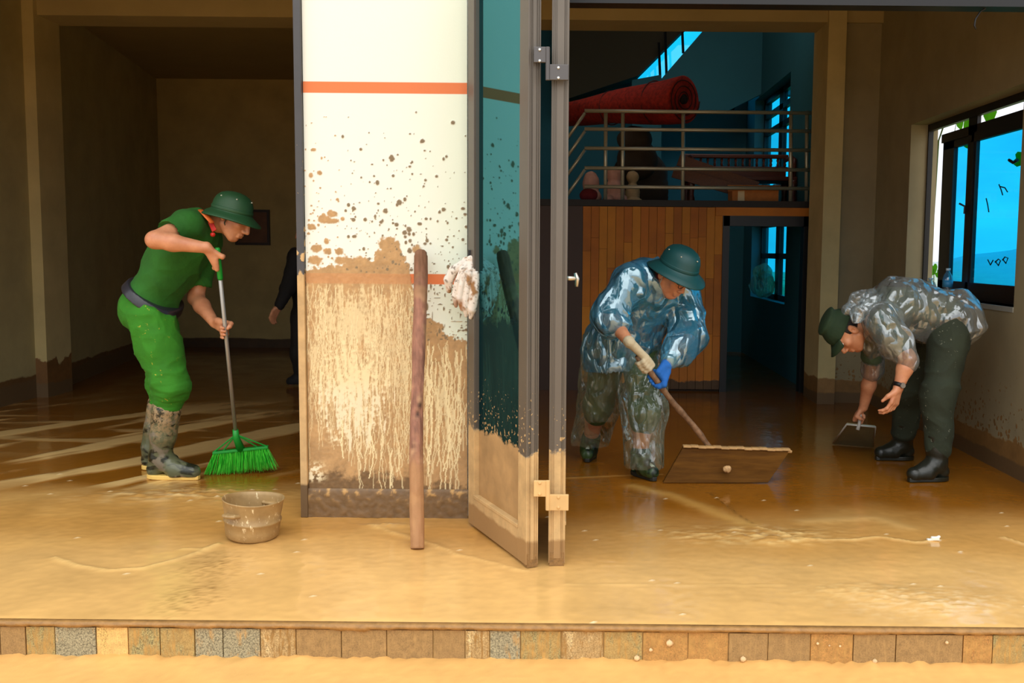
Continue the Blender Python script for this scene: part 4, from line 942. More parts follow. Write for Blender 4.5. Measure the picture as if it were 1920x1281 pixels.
def add_head(F, c, R, h=1.0):
    P = lambda r, f, u: c + R[0] * r * h + R[1] * f * h + R[2] * u * h
    F.ell(P(0, -.012, .032), R, np.array([.075, .094, .088]) * h, .02)
    F.ell(P(0, .030, -.032), R, np.array([.060, .062, .082]) * h, .025)
    for s in (-1, 1):
        F.cap(P(s * .052, -.002, -.058), P(s * .02, .056, -.100), .022 * h, .020 * h, .02)          # jaw
        F.ell(P(s * .041, .062, -.022), R, np.array([.022, .020, .020]) * h, .018)                      # cheek
        F.cap(P(s * .044, .074, .024), P(s * .012, .086, .020), .009 * h, .010 * h, .012)              # brow
        F.ell(P(s * .032, .093, .004), R, np.array([.016, .012, .010]) * h, .010, 'sub')                # eye socket
        F.cap(P(s * .040, .080, .010), P(s * .020, .085, .010), .005 * h, .005 * h, .006)              # upper lid
        F.ell(P(s * .079, -.012, -.012), R, np.array([.010, .020, .033]) * h, .006)                     # ear
        F.cap(P(s * .082, -.020, .012), P(s * .083, -.020, -.022), .008 * h, .006 * h, .004)
        F.ell(P(s * .086, -.006, -.010), R, np.array([.006, .008, .012]) * h, .003, 'sub')
        F.ell(P(s * .014, .097, -.040), R, np.array([.010, .011, .009]) * h, .006)                      # nostril
    F.cap(P(0, .056, -.102), P(0, .064, -.098), .020 * h, .018 * h, .015)                               # chin
    F.cap(P(0, .088, .008), P(0, .108, -.034), .009 * h, .012 * h, .010)                                # nose
    F.cap(P(-.020, .086, -.064), P(.020, .086, -.064), .0065 * h, .0065 * h, .006).cap(P(-.008, .090, -.062), P(.008, .090, -.062), .007 * h, None, .006)
    F.cap(P(-.015, .085, -.076), P(.015, .085, -.076), .008 * h, .008 * h, .006)
    F.cap(P(-.022, .094, -.070), P(.022, .094, -.070), .0022, .0022, .003, 'sub')                       # mouth line

def grip(F, wr, c, ax, kd, rs, wrap=1, k=.006, fat=0.0):
    """fingers closed round a stick: ax runs from the index to the little finger, kd from the stick to the knuckles"""
    ax = nrm(ax); kd = nrm(kd - ax * np.dot(kd, ax)); wd = np.cross(ax, kd) * wrap; rr = rs + .0088
    pt = lambda ang, i, extra=0.0: c + ax * i + (kd * math.cos(ang) + wd * math.sin(ang)) * (rr + extra)
    for i in range(4):
        o = (i - 1.5) * .0192; K = pt(-.15, o, .009); ln = (.95, 1.05, 1.0, .82)[i]
        F.cap(wr + ax * o * .55, K, .0150 + fat, .0112 + fat, .012)
        a = [pt(-.15, o, .009), pt(.95 * ln, o, .003), pt(2.0 * ln, o, 0), pt(2.9 * ln, o, 0)]
        F.chain(a, [.0105 + fat, .0096 + fat, .0086 + fat, .0072 + fat], k)
    b = wr * .62 + pt(-.15, -.0288, .009) * .38 - ax * .012
    F.chain([wr, b, pt(-1.15, -.036, .012), pt(-1.9, -.030, .003), pt(-2.5, -.024, 0)], [.019 + fat, .0165 + fat, .0125 + fat, .0105 + fat, .0085 + fat], .008)

def loose(F, wr, d, pn, sd, curl=(.30, .55, .5), k=.006, fat=0.0, sc=1.0):
    """relaxed hand: d finger direction, pn palm side, sd towards the thumb"""
    d = nrm(d); pn = nrm(pn - d * np.dot(pn, d)); sd = nrm(sd - d * np.dot(sd, d))
    for i in range(4):
        o = (1.5 - i) * .0200; K = wr + d * (.088 - .004 * abs(i - 1)) * sc + sd * o
        F.cap(wr + sd * o * .5, K, .0155 + fat, .0115 + fat, .012)
        a = 0; p = K; pts = [K]
        for j, L in enumerate((.042, .026, .020)):
            a += curl[j]; p = p + (d * math.cos(a) + pn * math.sin(a) + sd * o * .6) * L * (.95, 1.06, 1.0, .8)[i] * sc; pts.append(p)
        F.chain(pts, [.0102 + fat, .0092 + fat, .0084 + fat, .0070 + fat], k)
    b = wr + d * .028 + sd * .026
    F.chain([wr, b, b + (d * .72 + sd * .55 + pn * .35) * .042, b + (d * .85 + sd * .35 + pn * .5) * .072], [.018 + fat, .0165 + fat, .012 + fat, .0085 + fat], .008)

def body_field(J, h, pad=.16):
    pts = np.array([v for k, v in J.items() if isinstance(v, np.ndarray) and v.shape == (3,)])
    return Field(pts.min(0) - pad, pts.max(0) + pad, h)
def torso(F, J, g=0.0, k=.05):
    T = J['T']; up = nrm(J['neck'] - J['pelvis']); Lh = np.linalg.norm(J['neck'] - J['pelvis']); P = lambda a, f=0.0: J['pelvis'] + up * Lh * a + T[1] * f
    b = J.get('bend', 0.0)
    F.ell(P(.02, -.015), T, (.165 + g, .118 + g, .125 + g), k)
    F.ell(P(.32, b * .6), T, (.150 + g, .108 + g, .14 + g), k)
    F.ell(P(.60, b), T, (.165 + g, .120 + g, .17 + g), k)
    F.ell(P(.80, b * .8 - .01), T, (.165 + g, .105 + g, .12 + g), k)
    F.cap(J['shR'], J['shL'], .062 + g, .062 + g, k)
def limbs(F, J):
    for s in 'RL':
        F.chain([J['sh' + s], J['el' + s]], [.052, .042], .03); F.chain([J['el' + s], J['el' + s] * .65 + J['wr' + s] * .35, J['wr' + s]], [.041, .042, .027], .02)
        F.chain([J['hip' + s], J['kn' + s]], [.074, .056], .03); F.chain([J['kn' + s], J['kn' + s] * .65 + J['an' + s] * .35 - J['T'][1] * .012, J['an' + s]], [.056, .057, .038], .02)
        F.cap(J['an' + s], J['toe' + s], .040, .028, .02)
def make_body(J, h, parent, hands):
    F = body_field(J, h)
    torso(F, J, -.030); limbs(F, J)
    F.cap(J['neck'], J['head'] - J['H'][2] * .06 - J['H'][1] * .02, .060, .054, .03)
    add_head(F, J['head'], J['H']); hands(F)
    V, Q = F.net(); return np_mesh('body', V, Q, SKIN, parent)
def garment(name, F, mat, parent, amp=.006, sc=(16, 16, 16), ridged=False, fine=0.0, mod=None, keep=None):
    V, Q = F.net(); N = vnormals(V, Q)
    n = fbm(V * np.array(sc), 4)
    if ridged:
        W = V + .035 * np.stack([pnoise(V * 7 + 3), pnoise(V * 7 + 11), pnoise(V * 7 + 23)], 1)
        cr = lambda q, o: np.clip(1 - 3.2 * np.abs(pnoise(W * np.array(sc) * q + o)), 0, 1) ** 1.5
        n = 1.0 * cr(.75, 0) + .55 * cr(1.5, 5) - .5
    d = amp * n + (fine * fbm(V * 55, 3) if fine else 0)
    if mod is not None: d = d + mod(V, N)
    V = V + N * d[:, None]
    if keep is not None: V, Q = prune(V, Q, keep(V, N))
    return np_mesh(name, V, Q, mat, parent)
def eyes(J, parent):
    for s in (-1, 1):
        H = J['H']; c = J['head'] + H[0] * s * .032 + H[1] * .0765 + H[2] * .003
        e = MB().lathe([(0, -.0115), (.006, -.0098), (.0098, -.006), (.0115, 0), (.0098, .006), (.0055, .0101), (0, .0115)], c, np.stack([H[0], H[2], H[1]], 1), 14).build('eye', EYEW, parent, True)
        MB().lathe([(.0056, .0100), (.003, .0118), (0, .0121)], c, np.stack([H[0], H[2], H[1]], 1), 12).build('iris', EYEB, e, True)
EYEW = plain('eye_white', lin(230, 224, 216), .2); EYEB = plain('eye_dark', lin(24, 16, 12), .15)
def helmet(c, R, mat, parent, name='helmet', size=1.0):
    """pith helmet: R rows right, forward, up; c at the centre of the brim plane"""
    B = np.stack([R[0], R[1], R[2]], 1)
    prof = [(.163, -.030), (.1655, -.027), (.163, -.022), (.135, -.006), (.114, .006), (.1085, .012), (.1085, .030), (.107, .034), (.104, .058), (.094, .084), (.076, .105), (.050, .118), (.022, .124), (.0, .1255)]
    prof = prof + [(0.0, .119), (.048, .112), (.088, .080), (.100, .03), (.108, .004), (.132, -.011), (.160, -.030), (.163, -.030)]
    def wob(p, th, i):
        p = p * 1.0
        r = math.hypot(p[0], p[1]) / .163
        if r > .68: p[2] -= .012 * (math.sin(th) ** 2) * (r - .68) / .32 - .004 * math.cos(2 * th) * (r - .68)
        return p * size
    o = MB().lathe(prof, c, B, 48, sx=.92, sy=1.06, wob=wob).build(name, mat, parent, True)
    rv = MB(); brass = plain('helmet_rivet', lin(190, 190, 170), .3, .6)
    for th, z, r in [(.5, .088, .090), (2.6, .088, .090), (-.5, .088, .090), (-2.6, .088, .090), (1.57, .088, .095)]:
        p = c + B @ (np.array([r * math.cos(th) * .92, r * math.sin(th) * 1.06, z]) * size)
        rv.lathe([(0, -.005), (.004, -.003), (.0055, 0), (.004, .003), (0, .0045)], p, B, 10)
    rv.build('rivet', brass, o, True)['kind'] = 'stuff'
    bd = MB().lathe([(.1092, .012), (.1105, .015), (.1105, .027), (.1085, .031)], c, B, 40, sx=.92 * size, sy=1.06 * size).build('hat_band', mat, o, True)
    return o
def boot(F, an, toe, kn, frac, up=np.array([0, 0, 1.0]), r=.066):
    top = an + (kn - an) * frac; heel = np.array([an[0], an[1], 0]) - (toe - an) * np.array([1, 1, 0]) * .18; fd = nrm((toe - an) * np.array([1, 1, 0])); tz = np.array([toe[0], toe[1], .0])
    F.chain([top, an * .5 + top * .5, an + [0, 0, .03]], [r + .010, r, r - .008], .02)
    F.chain([an, heel + [0, 0, .052]], [r - .010, .044], .03)
    F.chain([an + fd * .03 + [0, 0, -.01], tz * .55 + heel * .45 + [0, 0, .055], tz + [0, 0, .045]], [.052, .050, .040], .025)
    F.cut([0, 0, .018], [0, 0, -1]); return heel, tz, fd, top
def sole(heel, tz, fd, mat, parent, z0=0.002, w=.046, arch=True):
    sd = np.array([-fd[1], fd[0], 0]); a = heel - fd * .04; L = np.linalg.norm(tz - a) + .035; out = []
    for t in np.linspace(0, 1, 15): out.append((t, w * (.78 + .22 * math.sin(t * 5.2 + .3)) * min(1, math.sqrt(max(0, 1 - ((t - .5) / .52) ** 6)))))
    top = [a + fd * L * t + sd * ww for t, ww in out] + [a + fd * L * t - sd * ww for t, ww in out[::-1]]
    return MB().prism([p * [1, 1, 0] + [0, 0, z0] for p in top], (0, 0, .024)).build('sole', mat, parent, bevel=.004)

ap = lambda x, y, Y: at(x, y, Y * .981)
# ------------------------------------------------------------------ man with the broom
def broom_man():
    J = {}
    for k, v in dict(pelvis=(284, 572, 5.40), neck=(391, 414, 5.36), shR=(352, 422, 5.20), shL=(388, 452, 5.55), elR=(290, 450, 5.00), wrR=(388, 465, 5.05), elL=(367, 558, 5.52), wrL=(401, 604, 5.36),
                     hipR=(284, 590, 5.31), knR=(318, 716, 5.30), anR=(301, 862, 5.36), toeR=(362, 888, 5.34), hipL=(284, 588, 5.51), knL=(312, 712, 5.60), anL=(286, 850, 5.60), toeL=(322, 870, 5.62), head=(441, 405, 5.33)).items(): J[k] = ap(*v)
    for s in 'RL': J['an' + s][2] = .105; J['toe' + s][2] = .04
    J['T'] = frame(np.cross(nrm(J['neck'] - J['pelvis']), nrm(J['shR'] - J['shL'])), J['neck'] - J['pelvis']); J['bend'] = -.03
    J['H'] = frame((.78, -.16, -.55), (.55, 0, .78))
    e = empty('person', ground(302, 893)); tag(e, label='person in bright green uniform and dark sun helmet bending to sweep with a green broom', cat='person')
    tip0, tip1 = ap(408, 472, 5.09), ap(442, 812, 5.44); sa = nrm(tip1 - tip0)
    gR = tip0 + sa * .055; gL = ap(424, 620, 5.25); gL = tip0 + sa * np.dot(gL - tip0, sa)
    def hands(F):
        grip(F, J['wrR'], gR, sa, nrm(J['wrR'] - gR) + np.array([.3, -.6, .5]), .013, 1)
        grip(F, J['wrL'], gL, sa, nrm(J['wrL'] - gL) + np.array([0.1, .7, 0]), .012, -1)
        HH = frame((.955, -.10, -.24), (.24, 0, .955)); F.trim(J['head'], .11, ap(434, 401, 5.33) - HH[2] * .004, HH[2])
    b = make_body(J, .0044, e, hands); eyes(J, b)
    # short hair below the helmet
    F = Field(J['head'] - .16, J['head'] + .16, .004); F.ell(J['head'] - J['H'][1] * .014 + J['H'][2] * .03, J['H'], (.079, .096, .092), 0).cut(J['head'] + J['H'][1] * .015, J['H'][1]); F.cut(J['head'] - J['H'][2] * .045, -J['H'][2]); HH = frame((.955, -.10, -.24), (.24, 0, .955)); F.cut(ap(434, 401, 5.33) + HH[2] * .004, HH[2])
    V, Q = F.net(); np_mesh('hair', V, Q, HAIR, e)
    green = cloth('green_uniform', lin(34, 98, 22)); greent = cloth('green_trousers', lin(46, 124, 18), .5, (176, 170, 50))
    # shirt
    F = body_field(J, .006); torso(F, J, .021)
    for s, fr in (('R', .60), ('L', .78)): F.chain([J['sh' + s], J['sh' + s] * (1 - fr) + J['el' + s] * fr], [.076, .070], .03)
    up = nrm(J['neck'] - J['pelvis']); F.cut(J['pelvis'] + up * .045, -up)
    for s, fr in (('R', .60), ('L', .78)):
        d = nrm(J['el' + s] - J['sh' + s]); p = J['sh' + s] + (J['el' + s] - J['sh' + s]) * fr
        F.cap(p + d * .05, p + d * .12, .085, .10, .0, 'sub')
    F.cap(J['neck'] + up * .02, J['neck'] + up * .12 + np.array([.06, 0, 0]), .060, .075, .01, 'sub')
    garment('shirt', F, green, e, .011, (4.5, 4.5, 4.5), ridged=True, fine=.001)
    # collar with red tabs
    nd = nrm(J['head'] - J['neck'] + np.array([.0, 0, -.02])); cR = frame(np.cross(nd, [0, 1, 0]) * -1, nd)
    col = MB(); cc = J['neck'] + nd * .012; B = np.stack([cR[0], cR[1], cR[2]], 1)
    col.lathe([(.066, -.012), (.072, .02), (.066, .034), (.061, .034), (.064, .018)], cc, B, 28); col.build('collar', green, e, True)
    tb = MB(); red = plain('collar_tab_red', lin(206, 36, 24), .5)
    cpt = ap(398, 424, 5.245); tb.obox(cpt, nrm([.45, -.25, -.85]), nrm([.85, .0, .5]), nrm(np.cross([.45, -.25, -.85], [.85, 0, .5])), .030, .013, .004)
    cpt = ap(399, 440, 5.225); tb.lathe([(0, -.012), (.010, -.009), (.0135, 0), (.010, .009), (0, .012)], cpt, None, 12)
    to = tb.build('collar_tab', red, e, bevel=.003); to['label'] = 'red collar tab'; 
    ep = MB(); q1, q2 = ap(376, 394, 5.27), ap(398, 418, 5.22); ep.tube([q1, q1 * .5 + q2 * .5 + [0, -.01, .008], q2], [.016, .02, .016], 8, squash=.3); o = ep.build('shoulder_board', plain('shoulder_board_orange', lin(226, 110, 44), .5), e, True); o['label'] = 'orange shoulder board'
    # belt
    F = body_field(J, .005); P = J['pelvis'] + up * .045; torso(F, J, .020); F.ell(J['pelvis'], J['T'], (.173, .135, .123), .05)
    for s in 'RL': F.cap(J['hip' + s], J['hip' + s] * .8 + J['kn' + s] * .2, .100, .100, .05)
    torso(F, J, .024);  F.cut(P + up * .024, up); F.cut(P - up * .024, -up)
    garment('belt', F, plain('belt_leather', lin(44, 44, 52), .3), e, 0.0)
    # trousers
    F = body_field(J, .006)
    F.ell(J['pelvis'] - up * .0, J['T'], (.175, .137, .125), .05); F.ell(J['pelvis'] - J['T'][1] * .05 - np.array([.01, 0, .07]), J['T'], (.15, .12, .11), .05)
    for s in 'RL':
        F.chain([J['hip' + s], J['kn' + s] * .5 + J['hip' + s] * .5, J['kn' + s] + [0, 0, -.02], J['kn' + s] * .70 + J['an' + s] * .30], [.125, .110, .090, .074], .04)
    F.cut(J['pelvis'] + up * .055, up)
    bag = lambda V, N: .012 * fbm(V * np.array([5, 5, 22]), 3) * sstep(.75, .45, V[:, 2])
    garment('trousers', F, greent, e, .013, (4.5, 4.5, 5.5), ridged=True, fine=.001, mod=bag)
    # rubber boots
    t = NT('camouflage_boot'); n = t.noise(9, 3, .5, None, (1, 1, 2.2), .6); c1 = t.ramp(n, .42, .5, lin(30, 34, 22), lin(92, 96, 70)); c1 = t.mix(t.ramp(t.noise(13, 3, .5), .55, .6), c1, lin(120, 112, 96))
    z = t.n('ShaderNodeSeparateXYZ'); t.l(t.pos(), z.inputs[0]); hi = t.math('MULTIPLY', t.math('SUBTRACT', z.outputs[2], .17), 6.0, clamp=True)
    mm = t.math('MULTIPLY', t.ramp(t.noise(34, 6, .8), .47, .54), hi); c1 = t.mix(mm, c1, lin(158, 134, 98))
    BOOT = t.done(t.bsdf(c1, t.math('ADD', t.math('MULTIPLY', mm, .35), .28), 0, t.bump(t.noise(30, 4), .3, .006)))
    SOLE = plain('boot_sole_yellow', lin(236, 196, 104), .5, var=.1, vscale=30)
    for s in 'RL':
        F = body_field(J, .005, .2); hl, tz, fd, top = boot(F, J['an' + s], J['toe' + s], J['kn' + s], .64); d = nrm(J['kn' + s] - J['an' + s]); F.cut(top + d * .045, d)
        bo = garment('boot', F, BOOT, e, .004, (14, 14, 10)); sole(hl, tz, fd, SOLE, bo)
    # helmet
    H = frame((.955, -.10, -.24), (.24, 0, .955)); HELM = plain('helmet_green', lin(30, 74, 40), .55, var=.12, bump=.05)
    ho = helmet(ap(434, 401, 5.33), H, HELM, e, size=.94)
    st = MB(); p0 = J['head'] + J['H'][0] * .082 + J['H'][2] * .02; st.tube([p0, J['head'] + J['H'][0] * .076 + J['H'][1] * .01 - J['H'][2] * .05, J['head'] + J['H'][1] * .05 - J['H'][2] * .124, J['head'] - J['H'][0] * .076 + J['H'][1] * .01 - J['H'][2] * .05], .003, 6); st.build('chin_strap', plain('strap', lin(50, 60, 40), .7), ho, True)
    return tip0, tip1, sa
tip0, tip1, sa = broom_man()
def broom():
    e = empty('broom', ap(455, 885, 5.50)); tag(e, label='broom with grey stick and bright green plastic bristles held by the man in green', cat='broom')
    gs = plain('broom_stick_grey', lin(170, 168, 162), .35, .5); gp = plain('broom_plastic_green', lin(20, 150, 50), .4)
    MB().tube([tip0 - sa * .012, tip1], .0105, 12).build('stick', gs, e, True)
    MB().tube([tip0 - sa * .02, tip0 - sa * .012, tip0 + sa * .14, tip0 + sa * .15], [.010, .0140, .0140, .0125], 14).build('grip_sleeve', gp, e, True)
    a, b = ap(399, 849, 5.47), ap(503, 838, 5.52); m = (a + b) / 2; ax = nrm(b - a); dn = nrm(np.array([-.02, .06, -1.0])); th = nrm(np.cross(ax, dn)); L = np.linalg.norm(b - a) / 2
    s = MB().tube([tip1 - sa * .02, tip1 + sa * .03, m - dn * .005], [.0155, .018, .024], 14)
    s.build('socket', gp, e, True)
    hd = MB().obox(m, ax, dn, th, L, .007, .017); 
    for k in (-1, 1):
        for t in (.95, .62): hd.tube([tip1 + sa * .01, m + ax * L * t * k - dn * .004], .0045, 6)
    hd.build('head', gp, e, bevel=.003)
    t = NT('bristle_green'); v = t.noise(160, 2, .5, t.pos(), (1, 1, .05)); BM = t.done(t.bsdf(t.ramp(v, .35, .65, lin(0, 170, 30), lin(110, 240, 80)), .4))
    br = MB(); rs = random.Random(4)
    for i in range(620):
        u = rs.uniform(-1, 1); w = rs.uniform(-1, 1); p = m + ax * u * L * .98 + th * w * .013 + dn * .004
        Lb = rs.uniform(.100, .128); d = dn + ax * (.42 * u * abs(u) + rs.uniform(-.06, .06)) + th * (w * .25 + rs.uniform(-.05, .05)); q = p + d * Lb
        if q[2] < .004: q = p + d * Lb * (p[2] - .004) / max(1e-4, p[2] - q[2])
        br.tube([p, p * .5 + q * .5 + th * w * .002, q], [.0015, .0014, .0009], 3, False)
    br.build('bristles', BM, e)['kind'] = 'stuff'
broom()

# ------------------------------------------------------------------ man in the blue raincoat with the wooden squeegee
def squeegee_man():
    J = {}
    for k, v in dict(pelvis=(1166, 645, 5.74), neck=(1232, 520, 5.50), shR=(1182, 526, 5.42), shL=(1280, 552, 5.62), elR=(1140, 592, 5.36), wrR=(1180, 642, 5.18), elL=(1288, 632, 5.50), wrL=(1250, 684, 5.30),
                     hipR=(1142, 660, 5.70), knR=(1122, 760, 5.82), anR=(1106, 830, 6.02), toeR=(1102, 848, 5.90), hipL=(1198, 665, 5.68), knL=(1208, 772, 5.52), anL=(1200, 868, 5.54), toeL=(1222, 892, 5.42), head=(1264, 514, 5.40)).items(): J[k] = ap(*v)
    for s in 'RL': J['an' + s][2] = .09; J['toe' + s][2] = .035
    J['T'] = frame(np.cross(nrm(J['neck'] - J['pelvis']), nrm(J['shR'] - J['shL'])), J['neck'] - J['pelvis']); J['bend'] = -.02
    J['H'] = frame((.50, -.62, -.60), (.3, -.3, .78))
    e = empty('person', ground(1200, 885)); tag(e, label='person in blue transparent raincoat and teal sun helmet pushing a wooden mud scraper', cat='person')
    t0, t1 = ap(1201, 676, 5.22), ap(1363, 880, 5.52); ta = nrm(t1 - t0); up = nrm(J['neck'] - J['pelvis'])
    gR = t0 + ta * .03; gL = ap(1233, 716, 5.24); gL = t0 + ta * np.dot(gL - t0, ta)
    hs = lambda F, f: (grip(F, J['wrR'], gR, ta, nrm(J['wrR'] - gR) + np.array([.5, -.4, .4]), .017, 1, fat=f), grip(F, J['wrL'], gL, -ta, nrm(J['wrL'] - gL) + np.array([.3, -.3, .2]), .017, 1, fat=f))
    b = make_body(J, .005, e, lambda F: hs(F, 0)); eyes(J, b)
    white = cloth('knit_glove', lin(196, 182, 150), .9, (120, 84, 44)); blue = cloth('blue_glove', lin(30, 104, 190), .2)
    F = Field(np.minimum(J['wrR'], gR) - .10, np.maximum(J['wrR'], gR) + .10, .003); fat = .003
    grip(F, J['wrR'], gR, ta, nrm(J['wrR'] - gR) + np.array([.5, -.4, .4]), .017, 1, fat=fat); F.cap(J['wrR'], J['wrR'] * .97 + J['elR'] * .03, .029, .031, .01)
    o = garment('glove', F, white, e, .001, (60,) * 3); o['label'] = 'muddy white knit glove'
    F = Field(np.minimum(J['wrL'], gL) - .10, np.maximum(J['wrL'], gL) + .10, .003)
    grip(F, J['wrL'], gL, -ta, nrm(J['wrL'] - gL) + np.array([.3, -.3, .2]), .017, 1, fat=fat); F.cap(J['wrL'], J['wrL'] * .85 + J['elL'] * .15, .028, .030, .01)
    o = garment('glove', F, blue, e, .001, (60,) * 3); o['label'] = 'blue palmed work glove'
    F = Field(J['wrL'] - .09, J['wrL'] + .09, .003); F.cap(J['wrL'] * .92 + J['elL'] * .08, J['wrL'] * .72 + J['elL'] * .28, .033, .035, 0); g2 = garment('glove_cuff', F, white, o, .001, (60,) * 3); g2['label'] = 'white knit cuff'
    F = Field(J['head'] - .16, J['head'] + .16, .004); F.ell(J['head'] - J['H'][1] * .014 + J['H'][2] * .03, J['H'], (.079, .096, .092), 0).cut(J['head'] + J['H'][1] * .015, J['H'][1]); F.cut(J['head'] - J['H'][2] * .045, -J['H'][2])
    V, Q = F.net(); np_mesh('hair', V, Q, HAIR, e)
    olive = cloth('olive_uniform', lin(44, 84, 62)); ol2 = cloth('olive_trousers', lin(64, 84, 40))
    F = body_field(J, .006); torso(F, J, .010)
    for s in 'RL': F.chain([J['sh' + s], J['el' + s] * .85 + J['sh' + s] * .15], [.072, .062], .03)
    F.cut(J['pelvis'] - up * .06, -up); F.cap(J['neck'] + up * .03, J['neck'] + up * .1 + np.array([.05, -.03, 0]), .058, .07, .01, 'sub')
    garment('shirt', F, olive, e, .008, (10, 10, 14))
    F = body_field(J, .006); F.ell(J['pelvis'], J['T'], (.172, .130, .125), .05)
    for s in 'RL': F.chain([J['hip' + s], J['kn' + s], J['an' + s] * .22 + J['kn' + s] * .78], [.104, .082, .074], .04)
    garment('trousers', F, ol2, e, .008, (12, 12, 8))
    red = MB(); c = J['shR'] * .72 + J['shL'] * .28 + up * .080 + J['T'][1] * .03; ar = nrm(J['shL'] - J['shR']); red.obox(c, ar, J['T'][1], up, .062, .024, .006); o = red.build('shoulder_board', plain('shoulder_board_red', lin(196, 84, 92), .5), e, bevel=.004); o['label'] = 'red shoulder board under the plastic'
    c2 = J['neck'] + J['T'][1] * .062 + up * .02 - ar * .035; o = MB().obox(c2, nrm(ar + J['T'][1] * .5 - up * .8), nrm(np.cross(ar, up)), up, .028, .006, .014).build('collar_tab', plain('collar_tab_dark_red', lin(150, 30, 44), .5), e, bevel=.003)
    # canvas shoes, green with pale toe and laces
    SH = NT('camouflage_shoe'); n = SH.noise(16, 3, .5); SH = SH.done(SH.bsdf(SH.ramp(n, .45, .52, lin(20, 34, 20), lin(54, 76, 40)), .35)); SW = plain('shoe_white', lin(206, 214, 196), .5); SS = plain('shoe_sole', lin(36, 36, 30), .5)
    for s in 'RL':
        F = body_field(J, .004, .2); hl, tz, fd, top = boot(F, J['an' + s], J['toe' + s], J['kn' + s], .12, r=.048)
        so = garment('shoe', F, SH, e, .002, (30,) * 3); sole(hl, tz, fd, SS, so, w=.044)
        l = MB(); sd = np.array([-fd[1], fd[0], 0]); m = tz * .62 + hl * .38
        for q in range(3):
            x = m + fd * (.022 * q - .03) + [0, 0, .104 - .014 * q]; l.tube([x - sd * .03 - [0, 0, .018], x, x + sd * .03 - [0, 0, .018]], .005, 6)
        l.tube([m + fd * .03 + [0, 0, .085], tz + fd * .012 + [0, 0, .07]], [.012, .016], 8); l.build('lace', SW, so, True)['kind'] = 'stuff'
    # raincoat: loose, crinkled, elastic cuffs
    RC = plastic('blue_raincoat_plastic', (.66, .90, .98, 1), lin(84, 180, 228), .26, .22, .16, 5.5, (.78, .95, 1, 1))
    F = body_field(J, .006, .22); torso(F, J, .040, .06)
    for s in 'RL':
        w2 = J['el' + s] * .62 + J['wr' + s] * .38 if s == 'R' else J['el' + s] * .12 + J['wr' + s] * .88
        F.chain([J['sh' + s], J['el' + s], J['el' + s] * .5 + w2 * .5, w2], [.096, .094, .088, .046], .04)
    F.chain([J['pelvis'] + up * .1, J['pelvis'] + np.array([0, 0, -.06]), J['pelvis'] + np.array([-.0, 0, -.17])], [.19, .205, .215], .06, flat=(J['T'][1], .80))
    hz = float(ap(1170, 700, 5.74)[2]); F.cut([0, 0, hz], [.12, 0, -1])
    F.cap(J['neck'] + up * .055, J['head'], .070, .110, .015, 'sub')
    garment('raincoat', F, RC, e, .024, (3.4, 3.4, 3.4), ridged=True, fine=.001, keep=lambda V, N: ~((N[:, 2] < -.8) & (V[:, 2] < hz + .08)))
    F = Field(J['neck'] - .25, J['neck'] + .25, .006); bk = J['neck'] - J['T'][1] * .075 + up * .01
    F.chain([J['neck'] - ar * .085 + J['T'][1] * .05, J['neck'] - ar * .10 - J['T'][1] * .03 + up * .02, bk + up * .02, J['neck'] + ar * .10 - J['T'][1] * .03 + up * .02, J['neck'] + ar * .085 + J['T'][1] * .05], [.016, .028, .036, .028, .016], .02)
    garment('hood', F, RC, e, .010, (14,) * 3, ridged=True)
    RT = plastic('clear_rain_trousers', (.93, .96, .92, 1), lin(196, 206, 176), .06, .06, .10, 7)
    F = body_field(J, .006, .2)
    bR, bL = ap(1106, 826, 5.98), ap(1206, 868, 5.50)
    for s, bt in (('R', bR), ('L', bL)): F.chain([J['hip' + s] + [0, 0, .02], J['kn' + s] * .55 + J['hip' + s] * .45, J['kn' + s], bt], [.150, .128, .118, .108], .05)
    F.ell(J['pelvis'], J['T'], (.20, .16, .14), .06); F.cut(J['pelvis'] + up * .08, up)
    for bt in (bR, bL): F.cap(bt + [0, 0, -.108], bt + [0, 0, -.3], .13, .13, 0, 'sub')
    garment('rain_trousers', F, RT, e, .014, (8, 8, 1.8), ridged=True, fine=.001, keep=lambda V, N: ~((N[:, 2] < -.6) & (V[:, 2] < .35)))
    # helmet, strap, glasses
    H = frame((.60, -.62, -.40), (.25, -.25, .85)); HELM = plain('helmet_teal', lin(8, 70, 72), .5, var=.1)
    ho = helmet(J['head'] + H[2] * .040 + H[1] * .012, H, HELM, e, size=1.0)
    st = MB(); h = J['H']; P = lambda r, f, u: J['head'] + h[0] * r + h[1] * f + h[2] * u
    st.tube([P(.083, .0, .02), P(.078, .01, -.06), P(.03, .05, -.125), P(-.03, .05, -.125), P(-.078, .01, -.06), P(-.083, 0, .02)], .0028, 6); st.build('chin_strap', plain('strap_grey', lin(150, 150, 150), .5), ho, True)
    gl = MB()
    for s in (-1, 1):
        ring = [P(s * .033 + .021 * math.cos(t), .107, .002 + .017 * math.sin(t)) for t in np.linspace(0, 2 * PI, 17)]; gl.tube(ring, .0018, 5, False); gl.tube([P(s * .054, .105, .006), P(s * .080, .04, .008), P(s * .084, -.01, .006)], .0017, 5)
    gl.tube([P(-.012, .108, .004), P(0, .112, .008), P(.012, .108, .004)], .0018, 5); gl.build('glasses', BLACKM, e, True)
    # the scraper
    q = empty('mud_scraper', ground(1340, 905)); tag(q, label='wooden mud scraper, wide board on a pole, pushed by the man in blue', cat='scraper')
    BL, BR_, TL, TR = ground(1243, 907), ground(1440, 907), ap(1281, 839, 5.40), ap(1481, 846, 5.40)
